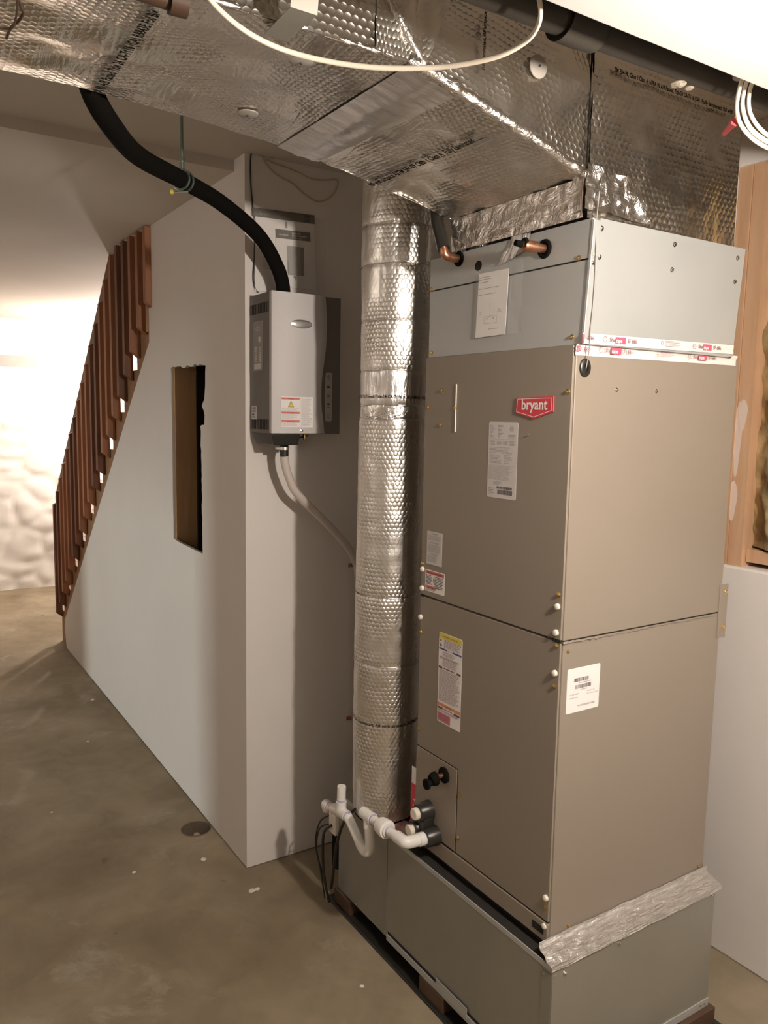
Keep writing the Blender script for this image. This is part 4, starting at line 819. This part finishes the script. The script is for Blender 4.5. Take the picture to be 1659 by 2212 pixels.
F.flat(g, .0075, .0435, .0115, .0065, Z); F.text(g, '+', .010, .0420, .009, Z); F.flat(g, .0075, .0745, .0115, .0040, Z); F.lines(g, .009, .0700, .009, .003, 1, Z, .5, 2, 0); F.lines(g, .008, .0815, .011, .003, 1, Z, .5, 3, 0)
F.flat(g, .0075, .1000, .0115, .0045, Z); g.add([F.at(.0115, .1045, Z), F.at(.0150, .1045, Z), F.at(.0132, .1090, Z)], [(0, 1, 2)]); F.lines(g, .008, .1120, .011, .003, 1, Z, .5, 4, 0); F.ring(g, .0125, .136, .0048, .0009, Z); F.lines(g, .008, .1460, .011, .003, 1, Z, .5, 5, 0); obj('icons', g, 'ink', cpn)
screw('cover_screw', (HX1+.0185, -.086, 1.5580), (1, 0, 0), HM, 'chrome', .0040)
g = G(); g.add([(HX0+.02, -.188, HZ0), (HX1+.016, -.188, HZ0), (HX1+.016, -.088, HZ0), (HX0+.02, -.088, HZ0), (HX0+.03, -.178, HZ0-.036), (HX1+.010, -.178, HZ0-.036), (HX1+.010, -.092, HZ0-.036), (HX0+.03, -.092, HZ0-.036)], [(0, 1, 2, 3), (4, 5, 6, 7), (0, 1, 5, 4), (1, 2, 6, 5), (2, 3, 7, 6), (3, 0, 4, 7)]); obj('drain_cup', g, 'blackp', HM, bevel=.003)
g = G(); g.tube([(-1.160, -.118, 1.512), (-1.160, -.118, 1.474)], .0145, 20); obj('drain_outlet', g, 'blackp', HM, smooth='auto')
g = G(); g.tube([(-1.160, -.118, 1.503), (-1.160, -.118, 1.494)], .0170, 20); cc = obj('hose_clip', g, 'chrome', HM, smooth='auto'); box('clip_screw', (-1.166, -.147, 1.495), (-1.154, -.133, 1.502), 'chrome', cc)
g = G(); g.tube([(-1.150, -.050, 1.549), (-1.150, -.050, 1.540), (-1.150, -.050, 1.528)], [.0045, .0055, .004], 10); obj('water_inlet', g, 'brass', HM, smooth='auto')
tb('inlet_tube', [(-1.17, -.100, 1.527), (-1.155, -.065, 1.534), (-1.150, -.035, 1.541)], .0022, 'black', HM, 8)
# steam hose, hanger and hoses
hp = [(-1.19, -.118, 1.991), (-1.180, -.113, 2.008), (-1.170, -.137, 2.071), (-1.130, -.219, 2.153), (-1.030, -.377, 2.204), (-.900, -.536, 2.212), (-.720, -.701, 2.197), (-.560, -.803, 2.200), (-.486, -.858, 2.235), (-.474, -.870, 2.30), (-.446, -.874, 2.33)]
tag(tb('steam_hose', curve(hp, 10), .0225, 'black', None, 20), 'thick black steam hose from the humidifier up to the foil trunk', 'hose')
hg = thing('pipe_hanger', 'threaded rod with a split ring clamp holding up the black hose', 'hanger', (-.898, -.538, 2.43))
tb('threaded_rod', [(-.898, -.538, ZC), (-.899, -.538, 2.262)], .0044, 'clampgreen', hg, 10)
g = G(); g.tube([(-.899, -.538, 2.268), (-.899, -.538, 2.258)], .0095, 6); obj('nut', g, 'zinc', hg, smooth='auto')
g = G(); g.tube([(-.899, -.538, 2.258), (-.899, -.538, 2.240)], .0065, 10); obj('rod_socket', g, 'clampgreen', hg, smooth='auto')
def ringband(c, d, R, w, th):
    d = Vector(d).normalized(); u = d.orthogonal().normalized(); v = d.cross(u); g = G(); n = 32; vs = []
    for k in range(n):
        e = u*math.cos(2*math.pi*k/n)+v*math.sin(2*math.pi*k/n)
        for rr, ww in ((R, -w), (R+th, -w), (R+th*1.5, 0), (R+th, w), (R, w)): vs.append(Vector(c)+e*rr+d*ww)
    g.add(vs, [(k*5+i, k*5+(i+1) % 5, ((k+1) % n)*5+(i+1) % 5, ((k+1) % n)*5+i) for k in range(n) for i in range(5)]); return g
dd = (.13, -.159, .0)
obj('split_ring', ringband((-.894, -.543, 2.212), dd, .0235, .0035, .003), 'clampgreen', hg, smooth='auto'); obj('split_ring', ringband((-.906, -.528, 2.212), dd, .0235, .0035, .003), 'clampgreen', hg, smooth='auto')
g = G(); g.tube([(-.912, -.560, 2.181), (-.888, -.525, 2.183)], .0032, 8); obj('clamp_bolt', g, 'zinc', hg, smooth='auto')
g = G(); g.tube([(-.908, -.566, 2.180), (-.905, -.561, 2.180)], .0062, 10); obj('clamp_nut', g, 'yellow', hg, smooth='auto')
dh = [(-1.160, -.118, 1.473), (-1.162, -.112, 1.440), (-1.165, -.095, 1.395), (-1.170, -.064, 1.345), (-1.190, .049, 1.246), (-1.210, .135, 1.168), (-1.235, .195, 1.10), (-1.25, .225, 1.02), (-1.25, .235, .80), (-1.25, .235, .45), (-1.2, .22, .10)]
tag(tb('drain_hose', curve(dh, 10), .0140, 'hosew', None, 18), 'pale translucent drain hose curving down from the humidifier', 'hose')
for z, lab in ((1.063, 'upper small copper strap on the end wall beside the round duct'), (.478, 'lower small copper strap on the end wall beside the round duct')):
    t = thing('tube_strap', lab, 'strap', (XW, .21, z)); box('plate', (XW, .196, z-.007), (XW+.002, .216, z+.007), 'copper', t); g = G(); g.tube([(XW+.002, .2165, z-.006), (XW+.006, .2165, z), (XW+.002, .2165, z+.006)], .0022, 6); obj('loop', g, 'copper', t); screw('screw', (XW+.002, .206, z), (1, 0, 0), t, 'copper', .0025)
# manuals in a clear bag
mb = thing('installation_manual', 'large white manual with a dark header band taped above the humidifier', 'manual', (XW, -.06, 2.0))
F = Face((XW+.006, -.1750, 2.272), (0, 1, .035), (1, 0, 0), (0, -.02, 1)); ps = obj('booklet', F.poly([(0, 0), (.216, .0), (.224, .262), (-.004, .262)], .004, z0=-.004), 'paper', mb); Z = .001
hdr = obj('header_band', F.poly([(-.008, .0), (.218, .0), (.219, .029), (-.008, .027)], .0006, z0=.0004), 'pampgrey', ps)
g = G(); F.text(g, 'Aprilaire', .016, .0205, .012, Z+.0004, width=.034); obj('lettering', g, 'photo_grey', hdr)
g = G(); F.flat(g, .178, .004, .022, .0095, Z+.0004); F.flat(g, .180, .0165, .020, .0095, Z+.0004); obj('dark_block', g, 'ink', hdr)
g = G(); F.lines(g, .026, .142, .060, .050, 12, Z, .25, 1, .3); F.flat(g, .022, .128, .020, .007, Z); F.flat(g, .108, .033, .008, .020, Z); obj('fine_print', g, 'inkgrey', ps)
mc = thing('quick_guide', 'smaller white guide with a photo of the humidifier, over the large manual', 'manual', (XW, -.02, 2.05))
F = Face((XW+.010, -.1030, 2.215), (0, 1, .03), (1, 0, 0), (0, -.03, 1)); pg = obj('booklet', F.poly([(0, 0), (.128, .0), (.138, .185), (.004, .185)], .003, z0=-.003), 'paper', mc)
hd2 = obj('header_band', F.poly([(0, 0), (.128, .0), (.1292, .0285), (.001, .0285)], .0006, z0=.0002), 'pampgrey', pg)
g = G(); F.text(g, 'Aprilaire', .012, .019, .010, Z+.0003, width=.034); F.text(g, 'Series 800', .060, .0105, .0075, Z+.0003, width=.032, bold=.02); F.text(g, 'Steam Humidifier', .060, .0175, .0075, Z+.0003, width=.055, bold=.02); F.text(g, "Owner's Manual", .060, .0245, .0065, Z+.0003, width=.036); obj('lettering', g, 'whiteink', hd2)
g = G(); F.flat(g, .041, .050, .061, .094, Z); obj('picture', g, 'photo_grey', pg); g = G(); F.flat(g, .090, .052, .0125, .092, Z+.0003); F.flat(g, .041, .098, .005, .040, Z+.0003); F.flat(g, .062, .147, .012, .004, Z); F.flat(g, .0665, .150, .003, .008, Z); obj('picture_shade', g, 'photo_mid', pg)
g = G(); nu, nv = 20, 26
for j in range(nv+1):
    for i in range(nu+1):
        y = -.180+.262*i/nu; z = 2.000+.270*j/nv; g.v.append((XW+.0125+abs(nz((y, z, 3), 18))*.010, y, z-.02*i/nu*0))
g.f = [(j*(nu+1)+i, j*(nu+1)+i+1, (j+1)*(nu+1)+i+1, (j+1)*(nu+1)+i) for j in range(nv) for i in range(nu)]
tag(obj('clear_plastic_bag', g, 'bag', None, smooth=True), 'crinkled clear plastic bag holding the manuals above the humidifier', 'bag')
# wires on the end wall
wx = XW+.004
def wall_pts(l, x=None): return [tuple(at(u, v, 0, (x or wx))) for u, v in l]
tag(tb('black_wire', curve(wall_pts([(551, 309), (545, 322), (541, 350), (542, 400), (546, 445), (550, 470), (551, 500), (549, 560), (547, 600), (551, 622), (558, 632)]), 5), .0024, 'blackp', None, 8), 'thin black wire dropping from the ceiling corner behind the humidifier', 'wire')
tag(tb('bell_wire', curve(wall_pts([(553, 312), (560, 325), (581, 362), (606, 382), (634, 397), (660, 420), (684, 435), (705, 432), (722, 417), (730, 398), (727, 388), (706, 389), (680, 388), (661, 381), (650, 374), (637, 369), (615, 360), (596, 354), (578, 345)]), 6), .0022, 'ycable', None, 8), 'thin tan wire looping across the top of the end wall', 'wire')
g = G(); g.tube([tuple(at(540, 314, 0, XW+.001)), tuple(at(552, 312, 0, XW+.003)), tuple(at(566, 311, 0, XW+.001))], [.004, .011, .003], 8); tag(obj('torn_corner_hole', g, 'gap', None), 'torn dark hole in the ceiling corner where the wires come out', 'hole')

# ================================================================ PVC CONDENSATE DRAIN
BK = thing('drain_port_block', 'black three-port drain fitting low on the air handler with two white plugs', 'fitting', (-.46, 0, .48))
ports = [(-.4665, .528), (-.4900, .470), (-.4330, .470)]
for k, (x, z) in enumerate(ports):
    g = G(); g.tube([(x, -.004, z), (x, -.042, z), (x, -.045, z)], [.0275, .0245, .022], 24); obj('port', g, 'blackp', BK, smooth='auto')
g = G(); g.box((-.505, -.036, .470), (-.442, -.004, .520)); obj('bridge', g, 'blackp', BK, bevel=.006)
for x, z in ports[:2]:
    g = G(); g.tube([(x, -.044, z), (x, -.056, z), (x, -.058, z)], [.0170, .0165, .0145], 10); obj('white_plug', g, 'capw', BK, smooth='auto')
PV = thing('pvc_drain_trap', 'white PVC condensate trap with purple primer rings beside the air handler', 'pipe', (-.6, -.1, .4))
yT = -.100
def pt(name, pts, r, m='pvc', par=None, n=20): return obj(name, G().tube(pts, r, n), m, par or PV, smooth='auto')
pt('threaded_adapter', [(-.433, -.043, .471), (-.433, -.064, .472), (-.433, -.0645, .472), (-.433, -.076, .473)], [.0185, .0185, .0165, .0165], n=10)
pt('elbow', curve([(-.433, -.074, .473), (-.433, -.092, .474), (-.437, -.102, .475), (-.450, -.104, .474), (-.478, -.103, .472)], 6), .0165)
pt('pipe', [(-.47, -.103, .4725), (-.525, -.102, .468)], .0128); pt('primer_ring', [(-.513, -.102, .469), (-.521, -.102, .468)], .0132, 'primer')
pt('union', [(-.520, -.102, .4680), (-.526, -.102, .4680), (-.5265, -.102, .468), (-.540, -.102, .467), (-.5405, -.102, .467), (-.560, -.101, .465), (-.5605, -.101, .465), (-.570, -.101, .464)], [.019, .019, .0255, .0265, .0240, .0240, .0195, .0190], n=16)
pt('pipe', [(-.566, -.101, .4645), (-.605, -.100, .462)], .0128); pt('primer_ring', [(-.600, -.100, .4625), (-.609, -.100, .462)], .0150, 'primer')
pt('tee', [(-.606, -.100, .462), (-.662, -.099, .458), (-.664, -.099, .458)], [.0170, .0170, .0150])
pt('tee_branch', [(-.628, -.100, .455), (-.626, -.100, .428)], .0165)
pt('trap_bend', curve([(-.626, -.100, .432), (-.622, -.100, .395), (-.622, -.100, .372), (-.632, -.100, .350), (-.652, -.100, .344), (-.672, -.100, .352), (-.694, -.100, .370), (-.735, -.100, .398), (-.752, -.100, .405)], 8), .0140)
pt('primer_ring', [(-.748, -.100, .4045), (-.756, -.100, .4065)], .0152, 'primer')
pt('wye', [(-.752, -.100, .405), (-.812, -.100, .402), (-.838, -.100, .392)], [.0165, .0172, .0165]); pt('wye_branch', [(-.792, -.100, .402), (-.790, -.100, .438)], [.0168, .0165])
pt('standpipe', [(-.790, -.100, .430), (-.788, -.100, .486), (-.788, -.100, .4862)], [.0133, .0133, .0115]); pt('primer_ring', [(-.790, -.100, .437), (-.790, -.100, .443)], .0140, 'primer')
pt('cleaned_ring', [(-.838, -.100, .392), (-.846, -.100, .389)], .0150, 'orange'); pt('pipe', [(-.846, -.100, .389), (-.870, -.100, .384)], .0133); pt('primer_ring', [(-.860, -.100, .386), (-.868, -.100, .385)], .0142, 'primer')
pt('end_elbow', curve([(-.866, -.100, .385), (-.884, -.099, .383), (-.894, -.094, .378), (-.897, -.088, .360)], 5), .0165)
tag(tb('black_tube', curve([(-.744, -.060, .428), (-.775, -.068, .402), (-.812, -.075, .355), (-.848, -.072, .295), (-.880, -.066, .225), (-.903, -.060, .150), (-.915, -.058, .100), (-.935, -.05, .06)], 8), .0048, 'blackp', None, 12), 'thin black tube arching over the PVC trap and down to the floor', 'tube')
jb = thing('junction_box', 'small white electrical box fixed to the left end of the return box', 'box', (-.95, -.02, .25))
box('box', (-.975, -.040, .238), (-.931, .030, .305), 'capw', jb, bevel=.002); box('adapter', (-.968, -.032, .115), (-.934, .028, .237), 'black', jb, bevel=.004)
mx = box('metal_bracket_box', (-.925, .02, BZ1+.001), (-.862, .12, .452), 'label_dim', None, bevel=.002); tag(mx, 'small pale box with reddish tape behind the PVC standpipe', 'box'); box('tape_edge', (-.861, .02, BZ1+.005), (-.8605, .12, .452), 'reddish', mx)
for k, (pts, lab) in enumerate(((((-.975, -.030, .292), (-1.005, -.055, .262), (-1.025, -.062, .190), (-1.000, -.065, .130), (-.965, -.062, .085), (-.94, -.06, .02)), 'outer thin black cord looping from the small white electrical box'), (((-.972, -.036, .262), (-1.000, -.060, .240), (-1.012, -.066, .170), (-.980, -.068, .110), (-.950, -.066, .02)), 'inner thin black cord looping from the small white electrical box'),
                  (((-.952, -.042, .268), (-.972, -.060, .235), (-.962, -.068, .150), (-.945, -.068, .075), (-.93, -.06, .015)), 'thicker black cord dropping in front of the small adapter'))):
    tag(tb('power_cord', curve(pts, 8), .0028 if k < 2 else .0046, 'blackp', None, 8), lab, 'cord')

# ================================================================ PIPE, CABLES OVERHEAD
dp = thing('drain_pipe', 'dark drain pipe running along the ceiling beside the white soffit', 'pipe', (.27, -.4, 2.2))
dx = .270; dz = 2.213
g = G(); g.tube([(dx, -1.9, dz), (dx+.004, -.30, dz)], .0255, 28); obj('pipe', g, 'abs', dp, smooth='auto')
g = G(); g.tube([(dx+.004, -.262, dz), (dx+.016, .845, dz+.002)], .0250, 28); obj('pipe', g, 'abs', dp, smooth='auto')
g = G(); g.tube([(dx+.003, -.345, dz), (dx+.003, -.345, dz), (dx+.003, -.300, dz), (dx+.0035, -.297, dz), (dx+.0035, -.268, dz), (dx+.004, -.266, dz)], [.0255, .033, .0335, .0335, .0315, .0255], 28); obj('coupling', g, 'abs', dp, smooth='auto')
for c, r in (((dx-.010, -.045, dz-.024), .013), ((dx-.014, -.012, dz-.022), .008)):
    o = lump('foam_blob', c, r, 'blob', int(r*1000), .35); o.parent = dp; o.matrix_parent_inverse = PINV[dp.name]
g = G(); g.box((.352, -1.9, 2.235), (.3895, .845, 2.30)); tag(obj('ledger_board', g, 'brown_abs', None), 'brown board on the edge of the soffit behind the drain pipe', 'board')
cb = [(420, -60, 2.20), (455, 0, 2.185), (520, 60, 2.175), (600, 103, 2.168), (700, 131, 2.160), (810, 146, 2.152), (920, 147, 2.146), (1000, 139, 2.142), (1080, 120, 2.142), (1135, 90, 2.150), (1160, 60, 2.158), (1168, 25, 2.168), (1162, -15, 2.185)]
def flatcable(pts, w, t, n=10):
    pts = curve(pts, 8); g = G(); vs = []
    for i, p in enumerate(pts):
        a = pts[max(0, i-1)]; b = pts[min(len(pts)-1, i+1)]; d = (b-a).normalized(); s = d.cross(Vector((0, 0, 1))); s.normalize(); u = s.cross(d)
        for k in range(n):
            q = 2*math.pi*k/n; vs.append(p+u*math.cos(q)*w+s*math.sin(q)*t)
    g.add(vs, [(i*n+k, (i+1)*n+k, (i+1)*n+(k+1) % n, i*n+(k+1) % n) for i in range(len(pts)-1) for k in range(n)]); return g
tag(obj('cream_cable', flatcable([tuple(at(u, v, 2, z)) for u, v, z in cb], .0043, .0034), 'cable', None, smooth=True), 'cream electrical cable sagging in front of the foil trunk', 'cable')
loops = [('outermost of three cream cables looping down at the upper right', [(1612, 150, 2.185), (1600, 182, 2.17), (1592, 225, 2.150), (1597, 262, 2.133), (1618, 292, 2.118), (1650, 315, 2.105), (1700, 335, 2.10)]),
         ('middle of three cream cables looping down at the upper right', [(1620, 160, 2.19), (1609, 190, 2.175), (1604, 225, 2.155), (1611, 258, 2.137), (1628, 285, 2.122), (1659, 306, 2.110), (1705, 322, 2.105)]),
         ('innermost of three cream cables looping down at the upper right', [(1628, 170, 2.19), (1619, 200, 2.175), (1618, 232, 2.157), (1626, 256, 2.142), (1642, 278, 2.128), (1665, 295, 2.115), (1710, 308, 2.11)])]
for k, (lab, l) in enumerate(loops): tag(obj('cream_cable', flatcable([tuple(at(u, v, 2, z)) for u, v, z in l], (.0042, .0046, .0036)[k], .0034), 'cable', None, smooth=True), lab, 'cable', 'cream cables looping by the soffit')
a, b2 = at(1589, 262, 2, 2.136), at(1564, 289, 2, 2.136)
g = G(); m_ = a.lerp(b2, .45); g.tube([a, m_, b2], [.0085, .0058, .0040], 6); tag(obj('red_wire_tag', g, 'red', None, smooth='auto'), 'small red flag stuck on the looping cream cables', 'tag')
g = G(); g.tube([tuple(at(1560, 152, 2, 2.20)), tuple(at(1600, 160, 2, 2.20)), tuple(at(1628, 178, 2, 2.185))], [.006, .014, .009], 8); tag(lump('foam_smear', tuple(at(1603, 162, 2, 2.198)), .016, 'blob', 11, .5), 'tan blob of dried foam above the looping cables', 'foam')
cord = [(35, -20, 2.150), (37, 20, 2.150), (28, 58, 2.150), (8, 62, 2.150), (-20, 58, 2.15)]
tag(tb('thin_cord', curve([tuple(at(u, v, 2, z)) for u, v, z in cord], 8), .0016, 'brown_abs', None, 8), 'thin brown cord curling below the foil trunk at upper left', 'cord')
tag(tb('thin_cord', curve([tuple(at(u, v, 2, 2.152)) for u, v in ((37, -10), (44, 12), (50, 28), (40, 45), (24, 60), (14, 82))], 8), .0022, 'brown_abs', None, 8), 'darker twisted cord end at the extreme upper left', 'cord')
pc = thing('capped_pipe', 'dark capped pipe end just under the trunk at the top edge', 'pipe', tuple(at(360, -10, 2, 2.15)))
a = at(345, -25, 2, 2.165); b2 = at(383, 10, 2, 2.150); c2 = at(408, 16, 2, 2.146)
a = Vector((a.x, a.y, 2.176)); 
g = G(); g.tube([at(250, -40, 2, 2.17), at(370, 0, 2, 2.17)], .014, 16); obj('pipe', g, 'brown_abs', pc, smooth='auto')
g = G(); g.tube([at(366, -2, 2, 2.17), at(404, 8, 2, 2.17)], .019, 16); obj('cap', g, 'brown_abs', pc, smooth='auto')
g = G(); g.tube([Vector((at(340, -12, 2, 2.17).x, at(340, -12, 2, 2.17).y, 2.17)), Vector((at(340, -12, 2, 2.17).x, at(340, -12, 2, 2.17).y, 2.214))], .004, 8); obj('hook', g, 'zinc', pc)
